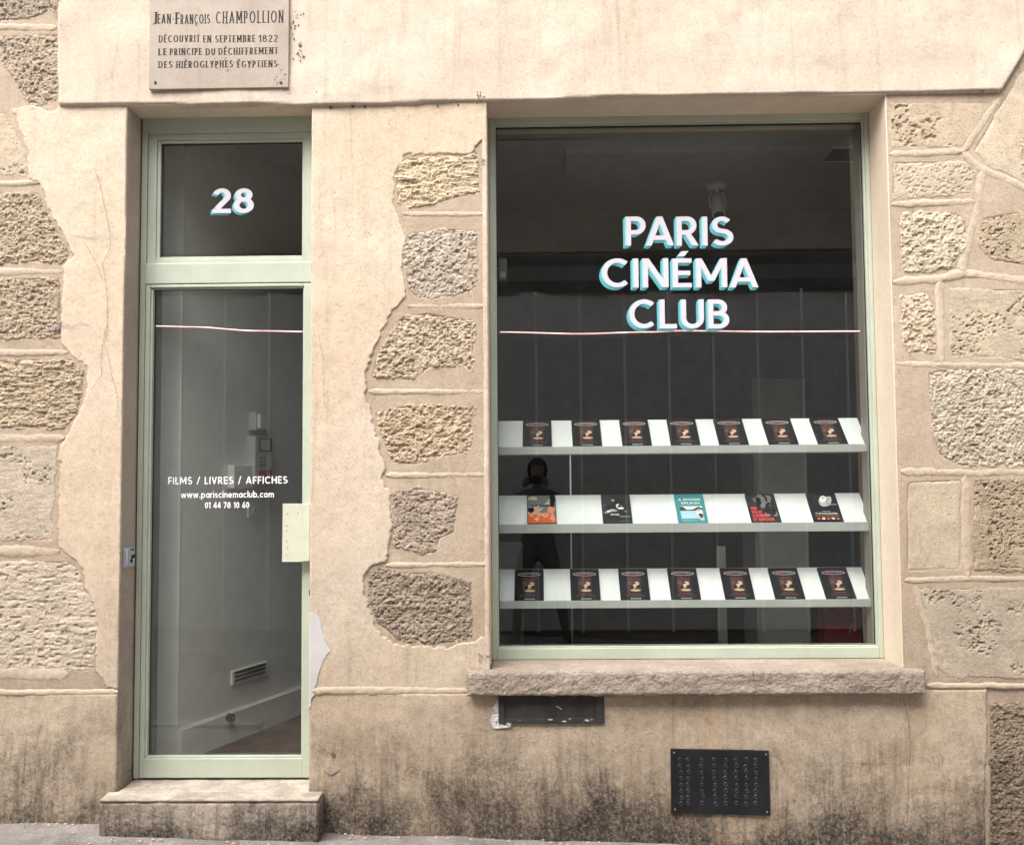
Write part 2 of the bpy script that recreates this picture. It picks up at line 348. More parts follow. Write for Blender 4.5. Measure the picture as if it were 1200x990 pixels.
# ------------------------------------------------------------------ relief patches (stones, coats of render)
def relief(name, parent, poly, mat, H=0.008, res=0.005, edge=0.006, kind='plain', amp=0.001, wob=0.004, seed=0,
           clip=None, wrap='', proud=0.0, color=None, skirt=0.0155, sink=0.005, beds=()):
    """heightfield in the xz plane facing -y; clip=(x0,x1,z0,z1) cuts it square, wrap names the clip sides (l r b t) that turn back into the wall"""
    P = np.array(poly); m_ = 0.02
    x0, z0 = P.min(0)-m_; x1, z1 = P.max(0)+m_
    if clip:
        x0 = max(x0, clip[0]); x1 = min(x1, clip[1]); z0 = max(z0, clip[2]); z1 = min(z1, clip[3])
    nx = max(2, int(round((x1-x0)/res))+1); nz = max(2, int(round((z1-z0)/res))+1)
    X, Z = np.meshgrid(np.linspace(x0, x1, nx), np.linspace(z0, z1, nz))
    s = sdist(X, Z, poly) + wob*(fbm(X, Z, 14, 4, 0.6, seed+3)*1.6+fbm(X, Z, 55, 3, 0.6, seed+5)*.8); Hm = H*(1+.35*fbm(X, Z, 5, 2, .5, seed+12)) if kind == 'plain' else H
    S = sstep(s/edge)
    if kind == 'plain':
        r = amp*fbm(X, Z, 5, 4, 0.5, seed)*2
    elif kind == 'rough':
        tb = lambda f, sd_: (np.abs(vnoise(X*f+.6*vnoise(X*f*.5,Z*f*.5,sd_+3), Z*f*1.15+.6*vnoise(X*f*.6,Z*f*.6,sd_+4), sd_))*1.0+.55*np.abs(vnoise(X*f*2.1, Z*f*2.1, sd_+5))+.4*np.abs(vnoise(X*f*4.3, Z*f*4.3, sd_+7)))/1.95
        r = amp*(1.0*fbm(X, Z, 13, 3, 0.6, seed)+1.9*(tb(36, seed)-.3)+1.3*(.3-tb(70, seed+11))+1.3*fbm(X, Z, 85, 3, .8, seed+1)) - .007*sstep((vnoise(X*66, Z*85, seed+8)-.42)*5)
    elif kind == 'layered':
        l = fbm(X*0.22, Z, 75, 3, 0.6, seed)+.7*fbm(X, Z, 120, 2, .6, seed+6); g = fbm(X*0.35+fbm(X,Z,6,2,.5,seed)*0.03, Z, 52, 4, 0.65, seed+2)
        r = amp*(1.2*np.sign(g)*np.abs(g)**0.6+0.7*l+0.8*fbm(X, Z, 95, 3, 0.7, seed+1)) - .006*sstep((vnoise(X*40, Z*95, seed+41)-.5)*5)
    elif kind == 'holes':
        msk = sstep((fbm(X, Z*1.4, 7, 3, 0.55, seed+4)+0.10)*3.5)
        p1 = sstep((vnoise(X*62, Z*80, seed+31)-.50)*5); p2 = sstep((vnoise(X*125, Z*150, seed+32)-.48)*5)
        r = amp*(0.5*fbm(X, Z, 30, 4, 0.6, seed)+.5*fbm(X*.3, Z, 60, 3, .6, seed+9)) - 0.010*msk*p1 - 0.006*p2*sstep(msk+.15)
    elif kind == 'pitted':
        p1 = sstep((vnoise(X*58, Z*70, seed+31)-.42)*5); p2 = sstep((vnoise(X*120, Z*135, seed+32)-.40)*5)
        r = amp*(0.8*fbm(X, Z, 20, 4, 0.65, seed)+1.2*fbm(X, Z, 75, 3, 0.75, seed+7)+.8*(.3-np.abs(vnoise(X*45, Z*55, seed+8)))) - 0.008*p1*sstep((fbm(X,Z,10,2,.6,seed+6)+.3)*3) - .0045*p2
    h = H*S + r*S - sink*(1-S)*sstep(-s/0.006+0.5)
    if kind == 'plain': h = Hm*S + r*S - sink*(1-S)
    for bp in beds:                       # the hollow each stone sits in
        B = np.array(bp); mk = (X > B[:,0].min()) & (X < B[:,0].max()) & (Z > B[:,1].min()) & (Z < B[:,1].max())
        if mk.any(): h[mk] -= .0135*sstep((sdist(X[mk], Z[mk], bp)-.006)/.008)
    for sd in wrap:                       # worn, rounded arris
        k = {'l': (slice(None), 0, 1), 'r': (slice(None), -1, -2)}.get(sd)
        if k: h[k[0], k[1]] -= 0.0022*(1+0.8*vnoise(Z[:,0]*30, Z[:,0]*0)); 
        else:
            i = 0 if sd == 'b' else -1; h[i, :] -= 0.0022
    keep = s > -0.007
    Y = -proud-h
    idx = -np.ones(X.shape, int); idx[keep] = np.arange(keep.sum())
    V = np.stack([X[keep], Y[keep], Z[keep]], 1)
    q = np.stack([idx[:-1,:-1], idx[:-1,1:], idx[1:,1:], idx[1:,:-1]], -1).reshape(-1, 4)
    q = q[(q >= 0).all(1)]
    vs = [V]; qs = [q]; n = len(V)
    for sd in wrap:
        line = {'l': idx[:,0][::-1], 'r': idx[:,-1], 'b': idx[0,:], 't': idx[-1,:][::-1]}[sd]
        line = line[line >= 0]
        if len(line) < 2: continue
        e = V[line].copy(); e[:,1] = skirt
        k = np.arange(len(line)); vs.append(e)
        a = line[:-1]; b = line[1:]; qs.append(np.stack([a, n+k[:-1], n+k[1:], b], 1)); n += len(line)
    o = mesh(name, np.concatenate(vs), np.concatenate(qs), mat, parent, True, color=color)
    return o

def ribbon_relief(name, parent, pts, width, mat, H=0.006, seed=0, proud=0.0):
    """raised pointing along a joint: half-round bead with ragged edges"""
    pts = [Vector((x, z)) for x, z in pts]; dense = []
    for a, b in zip(pts, pts[1:]):
        k = max(2, int((b-a).length/0.008))
        dense += [a.lerp(b, i/k) for i in range(k)]
    dense.append(pts[-1]); V = []; F = []; K = 9
    for i, p in enumerate(dense):
        t = (dense[min(i+1, len(dense)-1)]-dense[max(i-1, 0)]).normalized(); n = Vector((-t.y, t.x))
        f1 = lambda fx, sd_: float(fbm(np.array([p.x]), np.array([p.y]), fx, 3, .65, sd_)[0])
        wa, wb_ = width/2*(1+.45*f1(22, seed)), width/2*(1+.45*f1(22, seed+40)); tap = min(1, .35+min(i, len(dense)-1-i)*.2)
        for j in range(K):
            u = j/(K-1)*2-1; q = p + n*(u*(wa if u > 0 else wb_)*tap)
            hh = H*min(1, (1-abs(u))*2.2)*(1+.5*f1(30, seed+9)) - 0.0035*max(0, abs(u)-.55)/.45 + 0.0016*float(fbm(np.array([q.x]), np.array([q.y]), 70, 2, .5, seed+4)[0]) + .0012*(abs(u) < .2)
            V.append((q.x, -proud-hh, q.y))
    for i in range(len(dense)-1):
        for j in range(K-1): F.append((i*K+j, (i+1)*K+j, (i+1)*K+j+1, i*K+j+1))
    return mesh(name, V, np.array(F), mat, parent, True)

# ------------------------------------------------------------------ stroke lettering
def arc(cx, cy, rx, ry, a0, a1, n=None):
    n = n or max(4, int(abs(a1-a0)/10))
    return [(cx+rx*math.cos(rad(a0+(a1-a0)*i/n)), cy+ry*math.sin(rad(a0+(a1-a0)*i/n))) for i in range(n+1)]
class Glyphs:
    def __init__(s, w, c=1.0, serif=False, narrow=1.0): s.w = w; s.t = w/2; s.th = w/2*c; s.serif = serif; s.nr = narrow
    def rib(s, pts, closed=False):
        n = len(pts); L = []; R = []
        for i, p in enumerate(pts):
            a = pts[(i-1) % n] if (closed or i > 0) else p; b = pts[(i+1) % n] if (closed or i < n-1) else p
            dx, dy = b[0]-a[0], b[1]-a[1]; l = math.hypot(dx, dy) or 1; nx, ny = -dy/l, dx/l
            L.append((p[0]+nx*s.t, p[1]+ny*s.th)); R.append((p[0]-nx*s.t, p[1]-ny*s.th))
        m = n if closed else n-1
        return [[[L[i], R[i], R[(i+1) % n], L[(i+1) % n]] for i in range(m)]]
    def v(s, x, y0=0, y1=1): 
        q = [[[(x-s.t,y0),(x+s.t,y0),(x+s.t,y1),(x-s.t,y1)]]]
        if s.serif:
            for y, sg in ((y0,1),(y1,-1)):
                if y in (0,1): q.append([[(x-s.t*2,y),(x+s.t*2,y),(x+s.t*2,y+sg*.05),(x-s.t*2,y+sg*.05)]])
        return q
    def h(s, x0, x1, y):
        t = s.th; return [[[(x0,y-t),(x1,y-t),(x1,y+t),(x0,y+t)]]]
    def d(s, x0, y0, x1, y1, k=1.0):
        l = math.hypot(x1-x0, y1-y0); hw = s.t*k*l/abs(y1-y0)
        return [[[(x0-hw,y0),(x0+hw,y0),(x1+hw,y1),(x1-hw,y1)]]]
    def get(s, ch):
        w, t, th, r = s.w, s.t, s.th, s.rib; v, h, d = s.v, s.h, s.d; nr = s.nr
        cy = 0.5
        if ch == ' ': return 0.32, []
        if ch in 'ÉÇ':
            a, q = s.get({'É':'E','Ç':'C'}[ch])
            return a, q + (d(.25*nr,1.07,.38*nr,1.25) if ch == 'É' else r([(.42*nr,0),(.45*nr,-.12),(.36*nr,-.2),(.3*nr,-.17)]))
        A = {}
        if ch == 'A': return .84*nr, d(t*1.06,0,.42*nr,1)+d(.84*nr-t*1.06,0,.42*nr,1)+h(.2*nr,.64*nr,.27)
        if ch == 'V': return .76*nr, d(.38*nr,0,t,1)+d(.38*nr,0,.76*nr-t,1)
        if ch == 'Y': return .72*nr, v(.36*nr,0,.5)+d(.36*nr,.42,t,1)+d(.36*nr,.42,.72*nr-t,1)
        if ch == 'M': return .92*nr, v(t)+v(.92*nr-t)+d(.46*nr,.22,t+.02,1,.9)+d(.46*nr,.22,.92*nr-t-.02,1,.9)
        if ch == 'N': return .76*nr, v(t)+v(.76*nr-t)+d(.76*nr-t*1.1,0,t*1.1,1)
        if ch == 'I': return w, v(t)
        if ch == 'H': return .74*nr, v(t)+v(.74*nr-t)+h(w,.74*nr-w,.5)
        if ch == 'L': return .52*nr, v(t)+h(w,.52*nr,th)
        if ch == 'E': return .56*nr, v(t)+h(w,.56*nr,th)+h(w,.52*nr,.5)+h(w,.56*nr,1-th)
        if ch == 'F': return .54*nr, v(t)+h(w,.50*nr,.48)+h(w,.54*nr,1-th)
        if ch == 'T': return .62*nr, v(.31*nr,0,1-w*.9)+h(0,.62*nr,1-th)
        if ch == 'J': return .42*nr, v(.42*nr-t,.2,1)+r(arc(.14*nr,.2,.28*nr-t,.2-th,0,-110))
        if ch == 'U': rx = .35*nr-t; return .70*nr, r([(t,1),(t,.35)]+arc(.35*nr,.35,rx,.35-th,180,360)+[(.70*nr-t,.35),(.70*nr-t,1)])
        if ch == 'C': return .80*nr, r(arc(.46*nr,cy,.46*nr-t,.5-th,48,312,26))
        if ch == 'G': return .84*nr, r(arc(.46*nr,cy,.46*nr-t,.5-th,48,350,26))+h(.48*nr,.90*nr-t,.46)
        if ch in 'O': return .96*nr, r(arc(.48*nr,cy,.48*nr-t,.5-th,0,360,32)[:-1], True)
        if ch == 'D': return .78*nr, v(t)+r([(w,1-th),(.3*nr,1-th)]+arc(.32*nr,.5,.46*nr-t,.5-th,90,-90,16)+[(.3*nr,th),(w,th)])
        if ch == 'P': return .60*nr, v(t)+r([(w,1-th),(.3*nr,1-th)]+arc(.32*nr,.69,.28*nr-t,.31-th,90,-90,12)+[(.3*nr,.38+th),(w,.38+th)])
        if ch == 'R': return .66*nr, v(t)+r([(w,1-th),(.3*nr,1-th)]+arc(.32*nr,.69,.28*nr-t,.31-th,90,-90,12)+[(.3*nr,.38+th),(w,.38+th)])+d(.66*nr-t*1.2,0,.32*nr,.44)
        if ch == 'B': return .64*nr, v(t)+r([(w,1-th),(.28*nr,1-th)]+arc(.3*nr,(1-th+.52)/2,.28*nr-t,(1-th-.52)/2,90,-90,12)+[(.28*nr,.52),(w,.52)])+r([(w,.52),(.3*nr,.52)]+arc(.33*nr,(.52+th)/2,.31*nr-t,(.52-th)/2,90,-90,12)+[(.3*nr,th),(w,th)])
        if ch == 'S': ry = .25-th/2; return .66*nr, r(arc(.33*nr,1-th-ry,.29*nr-t*.9,ry,32,243,16)+arc(.33*nr,th+ry,.33*nr-t*.9,ry,63,-146,16))
        if ch == '-': return .4*nr, h(.06,.34*nr,.42)
        if ch == '/': return .5, d(.08,-.05,.42,1.05,.8)
        if ch == "'": return .2, v(.1,.72,1.0)
        if ch == '.': return w*1.4, [[[(0,0),(w*1.2,0),(w*1.2,w*1.2),(0,w*1.2)]]]
        if ch == '0': return .62, r(arc(.31,.5,.31-t,.5-th,0,360,28)[:-1], True)
        if ch == '1': return .36, v(.36-t)+d(.04,.74,.3,.97,.9)
        if ch == '2': return .62, r(arc(.31,.70,.30-t,.30-th,165,-38,16)+[(.14,w*.9)])+h(0,.62,th)
        if ch == '4': return .66, v(.5,0,1)+h(0,.66,.27)+d(.08,.3,.46,1,.9)
        if ch == '6': return .62, r(arc(.31,.31,.31-t,.31-th,0,360,24)[:-1], True)+d(.09,.38,.42,1.0)
        if ch == '7': return .58, h(0,.58,1-th)+d(.16,0,.5,1-w)
        if ch == '8': return .68, r(arc(.34,th+.275-th/2,.34-t,.275-th/2,0,360,24)[:-1], True)+r(arc(.34,1-th-.225+th/2,.28-t*.9,.225-th/2,0,360,24)[:-1], True)
        x = .72
        if ch == 'a': return .66, r(arc(.33,x/2,.33-t,x/2-th,0,360,24)[:-1], True)+v(.66-t,0,x)
        if ch == 'o': return .68, r(arc(.34,x/2,.34-t,x/2-th,0,360,24)[:-1], True)
        if ch == 'b': return .68, r(arc(.35,x/2,.33-t,x/2-th,0,360,24)[:-1], True)+v(t,0,1.05)
        if ch == 'p': return .68, r(arc(.35,x/2,.33-t,x/2-th,0,360,24)[:-1], True)+v(t,-.3,x)
        if ch == 'c': return .58, r(arc(.34,x/2,.34-t,x/2-th,50,310,20))
        if ch == 'e': return .66, r(arc(.33,x/2,.33-t,x/2-th,5,318,22))+h(.1,.6,x/2)
        if ch == 'i': return w, v(t,0,x)+[[[(0,.88),(w,.88),(w,1.05),(0,1.05)]]]
        if ch == 'l': return w, v(t,0,1.05)
        if ch == 'n': return .58, v(t,0,x)+r(arc(.29,x*.55,.29-t,x*.45-th,180,0,12)+[(.58-t,0)])
        if ch == 'm': return .92, v(t,0,x)+r(arc(.27,x*.6,.27-t,x*.4-th,180,0,10)+[(.54-t,0)])+r(arc(.54+.19-t,x*.6,.27-t,x*.4-th,180,0,10)+[(.92-t,0)])
        if ch == 'u': return .58, r([(t,x),(t,x*.4)]+arc(.29,x*.4,.29-t,x*.4-th,180,360,12)+[(.58-t,x*.4),(.58-t,x)])
        if ch == 'r': return .40, v(t,0,x)+r(arc(.36,x*.55,.36-t,x*.45-th,180,85,8))
        if ch == 's': ry = x*.25-th/2; return .5, r(arc(.25,x-th-ry,.23-t*.8,ry,32,243,10)+arc(.25,th+ry,.25-t*.8,ry,63,-146,10))
        if ch == 'w': return .92, d(.26,0,t,x)+d(.26,0,.46,x)+d(.66,0,.46,x)+d(.66,0,.92-t,x)
        raise KeyError(ch)
    def line(s, text, track=0.12):
        x = 0; out = []
        for ch in text:
            a, q = s.get(ch)
            for st in q: out.append([[(px+x, py) for px, py in poly] for poly in st])
            x += a+track
        return x-track, out
def letters(mb, gl, text, x, z, hgt, y, width=None, track=0.12, mi=0, eps=0.00006, mapf=None):
    """flat letters on a plane facing -y; (x,z) is the left end of the base line"""
    wd, st = gl.line(text, track); sx = width/wd if width else hgt
    for k, stroke in enumerate(st):
        yy = y-(k % 7)*eps
        for poly in stroke:
            p3 = [(x+px*sx, yy, z+py*hgt) for px, py in poly]
            if mapf: p3 = [mapf(px*sx+x, py*hgt+z, -(y-yy)) for px, py in poly]
            mb.quad(p3, mi)
    return wd*sx

# ------------------------------------------------------------------ key dimensions
XL, XDR, XPR, XWR = -1.764, -0.944, -0.181, 1.5547      # opening edges on the wall face
ZT, ZJ = 3.15, 0.614                                    # underside of lintel, plinth joint
YD, YW = 0.145, 0.205                                   # door and window frame fronts
WX0, WX1, WZT = -4.2, 4.6, 6.4
def ground_z(x): return -0.005-0.035*x

# ================================================================== STRUCTURE: ground
def slab(name, x0, x1, y0, y1, off, mat, nx=40, ny=6, amp=0.004, parent=None, kind='structure'):
    X, Y = np.meshgrid(np.linspace(x0, x1, nx), np.linspace(y0, y1, ny))
    Z = off - 0.035*np.clip(X, -6, 6) - 0.005 + amp*fbm(X, Y, 3, 4, .6, 5)
    V = np.stack([X.ravel(), Y.ravel(), Z.ravel()], 1); I = np.arange(nx*ny).reshape(ny, nx)
    q = np.stack([I[:-1,:-1], I[:-1,1:], I[1:,1:], I[1:,:-1]], -1).reshape(-1, 4)
    o = mesh(name, V, q, mat, parent, True)
    if kind: o['kind'] = kind
    return o
slab('ground', -60, 60, -60, 60, -0.22, M['pave'], 40, 40, 0)
slab('pavement', -4.6, 5.0, -1.25, 0.1, 0.0, M['pave'], 900, 120, 0.012)
slab('road', -6, 6, -3.6, -1.37, -0.11, M['pave'], 200, 60, 0.01)
slab('opposite_pavement', -6, 6, -5.2, -3.6, 0.0, M['pave'], 100, 30, 0.006)
for k, yk in ((0, -1.37), (1, -3.6)):
    kb = MB()
    V = []
    x = -4.6
    while x < 4.6:
        z = ground_z(x+.5)
        kb.box(x, x+0.992, yk+(-0.002 if k else 0), yk+0.122, z-0.2, z+0.012, 0.008); x += 1.0
    o = kb.build('kerb', M['kerb']); o['kind'] = 'structure'

# ================================================================== THE SHOP BUILDING
shop = thing('shop_building', 'cream plastered old stone shop building with mint green door and large display window', 'building', (0.3, 0.3, 0))
core = MB()
YB = 0.016
core.box(WX0, XL, YB, 0.42, -0.35, ZT+0.0)                   # left pier
core.box(XDR, XPR, YB, 0.42, -0.35, ZT)                      # middle pier
core.box(XWR, WX1, YB, 0.42, -0.35, ZT)                      # right pier
core.box(XPR, XWR, YB, 0.42, -0.35, 0.56)                    # below window
core.box(XL, XDR, YB+0.1, 0.42, -0.35, 0.12)                 # below door
core.box(WX0, WX1, YB, 0.42, ZT, WZT)                        # above
core.build('wall', M['reveal'], shop)
# grubby plaster lining of the door's left reveal and window's right reveal
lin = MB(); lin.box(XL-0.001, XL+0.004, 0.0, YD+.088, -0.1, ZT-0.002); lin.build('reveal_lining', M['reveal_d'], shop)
lin = MB(); lin.box(XWR-0.005, XWR+0.001, 0.0, YW+.078, 0.57, ZT-0.002); lin.build('reveal_lining', M['reveal'], shop)

# --- stones: (outline in photo pixels, kind, colour, roughness, material)
STONES = [
 ([(-90,-60),(60,-60),(60,8),(48,18),(20,24),(-90,30)], 'pitted', (0.36,0.31,0.26), .004, 0),
 ([(-90,44),(68,40),(70,60),(68,100),(66,120),(46,124),(30,120),(14,92),(-6,60),(-90,60)], 'pitted', (0.42,0.35,0.28), .004, 0),
 ([(-90,128),(4,132),(16,150),(30,180),(33,200),(28,206),(-90,208)], 'holes', (0.50,0.42,0.33), .003, 1),
 ([(-90,228),(44,226),(56,248),(72,278),(84,300),(70,310),(40,308),(-90,312)], 'rough', (0.46,0.38,0.29), .0055, 0),
 ([(-90,330),(30,326),(70,325),(72,396),(36,398),(-90,402)], 'rough', (0.44,0.36,0.28), .005, 0),
 ([(-90,422),(60,420),(84,420),(98,434),(98,462),(88,490),(76,503),(-90,504)], 'layered', (0.46,0.375,0.28), .006, 0),
 ([(-90,524),(68,522),(66,560),(62,600),(64,634),(-90,634)], 'holes', (0.47,0.405,0.335), .004, 1),
 ([(-90,660),(82,657),(94,668),(98,690),(112,700),(115,722),(111,786),(74,786),(-90,778)], 'layered', (0.50,0.43,0.36), .003, 1),
 ([(470,186),(540,184),(560,176),(564,226),(540,232),(500,242),(466,244),(463,206)], 'layered', (0.58,0.48,0.35), .006, 0),
 ([(477,274),(518,267),(560,270),(561,332),(550,345),(516,350),(490,352),(478,340),(472,302)], 'pitted', (0.50,0.43,0.37), .005, 0),
 ([(470,371),(500,366),(557,376),(556,437),(524,428),(508,430),(482,446),(434,444),(440,420),(456,390)], 'rough', (0.52,0.43,0.33), .006, 0),
 ([(438,482),(480,473),(557,475),(553,530),(520,536),(486,546),(458,542),(444,505)], 'rough', (0.52,0.42,0.31), .006, 0),
 ([(459,577),(490,571),(537,581),(533,624),(517,632),(512,646),(497,652),(460,640)], 'rough', (0.40,0.33,0.275), .004, 0),
 ([(430,672),(446,664),(470,670),(508,670),(552,682),(555,748),(520,755),(470,752),(442,732),(431,702)], 'rough', (0.335,0.275,0.225), .0055, 0),
 ([(1044,122),(1160,120),(1148,145),(1130,172),(1044,174)], 'holes', (0.46,0.38,0.29), .0015, 1),
 ([(1046,190),(1132,188),(1142,202),(1138,228),(1046,232)], 'pitted', (0.49,0.415,0.33), .001, 1),
 ([(1054,252),(1070,248),(1124,250),(1133,262),(1131,290),(1114,318),(1096,316),(1060,318),(1055,300)], 'rough', (0.60,0.52,0.41), .0045, 0),
 ([(1174,118),(1215,60),(1300,20),(1300,225),(1204,218),(1156,196),(1140,178)], 'plain', (0.51,0.43,0.34), .0015, 1),
 ([(1194,152),(1300,140),(1300,208),(1196,206),(1192,180)], 'pitted', (0.56,0.47,0.36), .005, 0),
 ([(1150,256),(1178,250),(1300,240),(1300,316),(1204,312),(1160,306),(1146,290)], 'holes', (0.44,0.365,0.27), .003, 0),
 ([(1056,347),(1086,341),(1096,358),(1096,412),(1062,416),(1056,400)], 'rough', (0.60,0.50,0.39), .0045, 0),
 ([(1113,338),(1300,340),(1300,424),(1160,420),(1113,418)], 'holes', (0.47,0.40,0.31), .0025, 1),
 ([(1087,436),(1110,432),(1300,432),(1300,546),(1130,548),(1102,536),(1093,520),(1090,480)], 'pitted', (0.53,0.465,0.385), .005, 0),
 ([(1062,564),(1127,561),(1128,668),(1062,670)], 'plain', (0.49,0.415,0.32), .002, 1),
 ([(1141,562),(1300,560),(1300,668),(1140,670)], 'holes', (0.37,0.305,0.225), .003, 0),
 ([(1075,690),(1300,688),(1300,795),(1110,794),(1098,784),(1092,750)], 'holes', (0.40,0.345,0.28), .002, 1),
 ([(1160,824),(1300,822),(1300,1060),(1158,1060)], 'rough', (0.27,0.215,0.165), .0045, 0),
]
BEDS = [WP(q[0]) for q in STONES]
# --- old render (the backing that shows between the stones)
clipL = (WX0, XL, -0.3, ZT+0.3); clipM = (XDR, XPR, -0.3, ZT+0.02); clipR = (XWR, WX1, -0.3, WZT)
def rectp(x0, x1, z0, z1): return [(x0,z0),(x1,z0),(x1,z1),(x0,z1)]
relief('old_render', shop, rectp(-4.4, XL+.1, -0.5, 6.5), M['old'], 0, 0.007, 0.004, amp=0.0022, clip=(-2.9, XL, -0.25, 4.2), wrap='r', seed=3, sink=0, beds=BEDS)
relief('old_render', shop, rectp(-1.2, 0, -0.5, 6.5), M['old'], 0, 0.007, 0.004, amp=0.0022, clip=(XDR, XPR, -0.25, ZT+0.02), wrap='lr', seed=4, sink=0, beds=BEDS)
relief('old_render', shop, rectp(1.4, 4.7, -0.5, 6.5), M['old'], 0, 0.007, 0.004, amp=0.0025, clip=(XWR, 3.0, -0.25, 4.2), wrap='l', seed=5, sink=0, beds=BEDS)
relief('old_render', shop, rectp(-1, 2.4, -0.5, .8), M['old'], 0, 0.012, 0.004, amp=0.002, clip=(XPR+.001, XWR-.001, -0.25, 0.56), wrap='', seed=6, sink=0)

# --- lintel band
relief('lintel_band', shop, WP([(70,-130),(69,60),(69.5,125),(200,125),(390,126),(570,121),(800,115),(1040,112),(1172,109),(1212,42),(1300,-110)]) + [(3.1, 4.3), (-2.1, 4.3)],
       M['lintel'], 0.022, 0.009, 0.004, amp=0.0014, wob=0.0007, seed=8, clip=(-2.2, 3.2, 3.0, 4.25))
sof = MB(); sof.box(XL, XWR, -0.008, 0.12, ZT-0.001, ZT+0.016); sof.build('lintel_soffit', M['reveal'], shop)

# --- upper coats
relief('plaster_coat', shop, WP([(12,126),(32,122),(48,126),(60,133),(69,128),(69,100),(150,100),(180,100),(180,820),(138,808),(125,806),(120,796),(112,788),(113,740),(110,700),(100,690),(96,668),(86,655),(69,641),(68,600),(70,540),(72,518),(82,503),(92,486),(100,462),(99,432),(84,416),(73,402),(72,340),(74,318),(70,312),(85,300),(70,268),(56,246),(50,224),(34,208),(34,182),(22,156)]),
       M['plaster'], 0.006, 0.0045, 0.006, amp=0.0022, wob=0.010, seed=12, clip=(-2.6, XL+0.0015, 0.60, ZT+0.01), wrap='r', skirt=-0.001)
relief('plaster_coat', shop, WP([(340,100),(590,100),(590,130),(575,160),(561,170),(552,180),(530,181),(475,183),(465,203),(463,238),(470,262),(479,276),(473,300),(472,318),(478,348),(462,366),(446,392),(434,420),(428,448),(431,470),(440,500),(446,528),(453,548),(450,560),(458,578),(459,630),(456,648),(450,658),(432,664),(428,680),(431,705),(442,733),(462,751),(488,757),(520,757),(556,751),(562,742),(600,745),(600,820),(340,820)]),
       M['plaster'], 0.0055, 0.0042, 0.006, amp=0.0022, wob=0.010, seed=15, clip=(XDR-0.0015, XPR+0.0015, ZJ+0.006, ZT+0.01), wrap='lr', skirt=-0.001)
# thin arris strip of plaster down the window side of the middle pier
relief('plaster_arris', shop, WP([(563,120),(590,120),(590,770),(568,770)]), M['plaster'], 0.006, 0.005, 0.004, amp=0.001, wob=0.003, seed=16,
       clip=(XPR-0.02, XPR+0.002, ZJ+0.02, ZT+0.008), wrap='r', skirt=0.0)
relief('white_filler_patch', shop, WP([(355,716),(370,716),(376,722),(380,740),(389,762),(380,775),(372,800),(364,830),(355,830)]), M['white'], 0.0078, 0.003, 0.004,
       amp=0.001, wob=0.008, seed=18, clip=(XDR-0.003, -0.8, 0.5, 1.2), wrap='l', skirt=-0.004)
# --- plinth coats
relief('plinth_coat', shop, WP([(-150,812),(0,812),(138,811),(170,811)]) + [(-1.6,-0.4), (-3,-0.4)], M['base'], 0.009, 0.007, 0.005, amp=0.0035, wob=0.002, seed=21,
       clip=(-2.9, XL+0.001, -0.25, 0.65), wrap='r', skirt=-0.0005)
relief('plinth_coat', shop, WP([(340,811),(540,811),(800,812),(1156,806),(1158,870),(1154,930),(1156,1040)]) + [(2.0,-0.4), (-1.1,-0.4)], M['base'], 0.009, 0.007, 0.005, amp=0.0035, wob=0.003, seed=22,
       clip=(XDR-0.001, 2.2, -0.25, 0.65), wrap='l', skirt=-0.0005)

for i, (pl, kd, col, amp, sm) in enumerate(STONES):
    relief('stone', shop, WP(pl), M['smooth' if sm else 'rough'], 0.0035 if not sm else 0.0008, 0.0028 if not sm else .0034, 0.009 if not sm else .016, kd, amp*.80, 0.010 if not sm else 0.008, 30+i*7, color=(col[0]*1.10, col[1]*1.11, col[2]*1.08),
           clip=(-2.9, 3.0, -0.25, 4.2), sink=0.006 if not sm else .004, proud=0.0 if not sm else .0012)
# --- pointing beads
JOINTS = [([(-90,30),(66,33)],.03), ([(-90,218),(46,214)],.022), ([(-90,320),(74,318)],.028), ([(-90,414),(80,413)],.026), ([(-90,514),(76,513)],.034), ([(-90,646),(70,646)],.040),
 ([(-90,788),(80,790)],.045), ([(-90,812),(139,810)],.02), ([(472,251),(568,251)],.020), ([(478,359),(569,359)],.022), ([(432,459),(570,459)],.022), ([(452,557),(572,556)],.022),
 ([(452,662),(573,661)],.02), ([(366,809),(548,809)],.026), ([(1042,181),(1128,178)],.028), ([(1128,178),(1150,146),(1172,115)],.03), ([(1128,178),(1150,198),(1205,222),(1290,250)],.03),
 ([(1152,200),(1146,240),(1136,280),(1127,322)],.034), ([(1044,240),(1143,236)],.026), ([(1046,331),(1100,327),(1130,320),(1200,329),(1300,338)],.03), ([(1101,328),(1104,426)],.032),
 ([(1050,426),(1120,428),(1300,430)],.026), ([(1055,553),(1128,554),(1300,553)],.03), ([(1132,557),(1134,676)],.034), ([(1060,680),(1135,678),(1300,678)],.022),
 ([(1072,686),(1088,740),(1098,792)],.022), ([(1085,803),(1300,803)],.019)]
for i, (pl, wd) in enumerate(JOINTS):
    ribbon_relief('mortar_joint', shop, WP(pl), wd*1.35, M['joint'], 0.0020, i*3, proud=0.001 if not 800 < pl[0][1] < 815 else 0.0085)

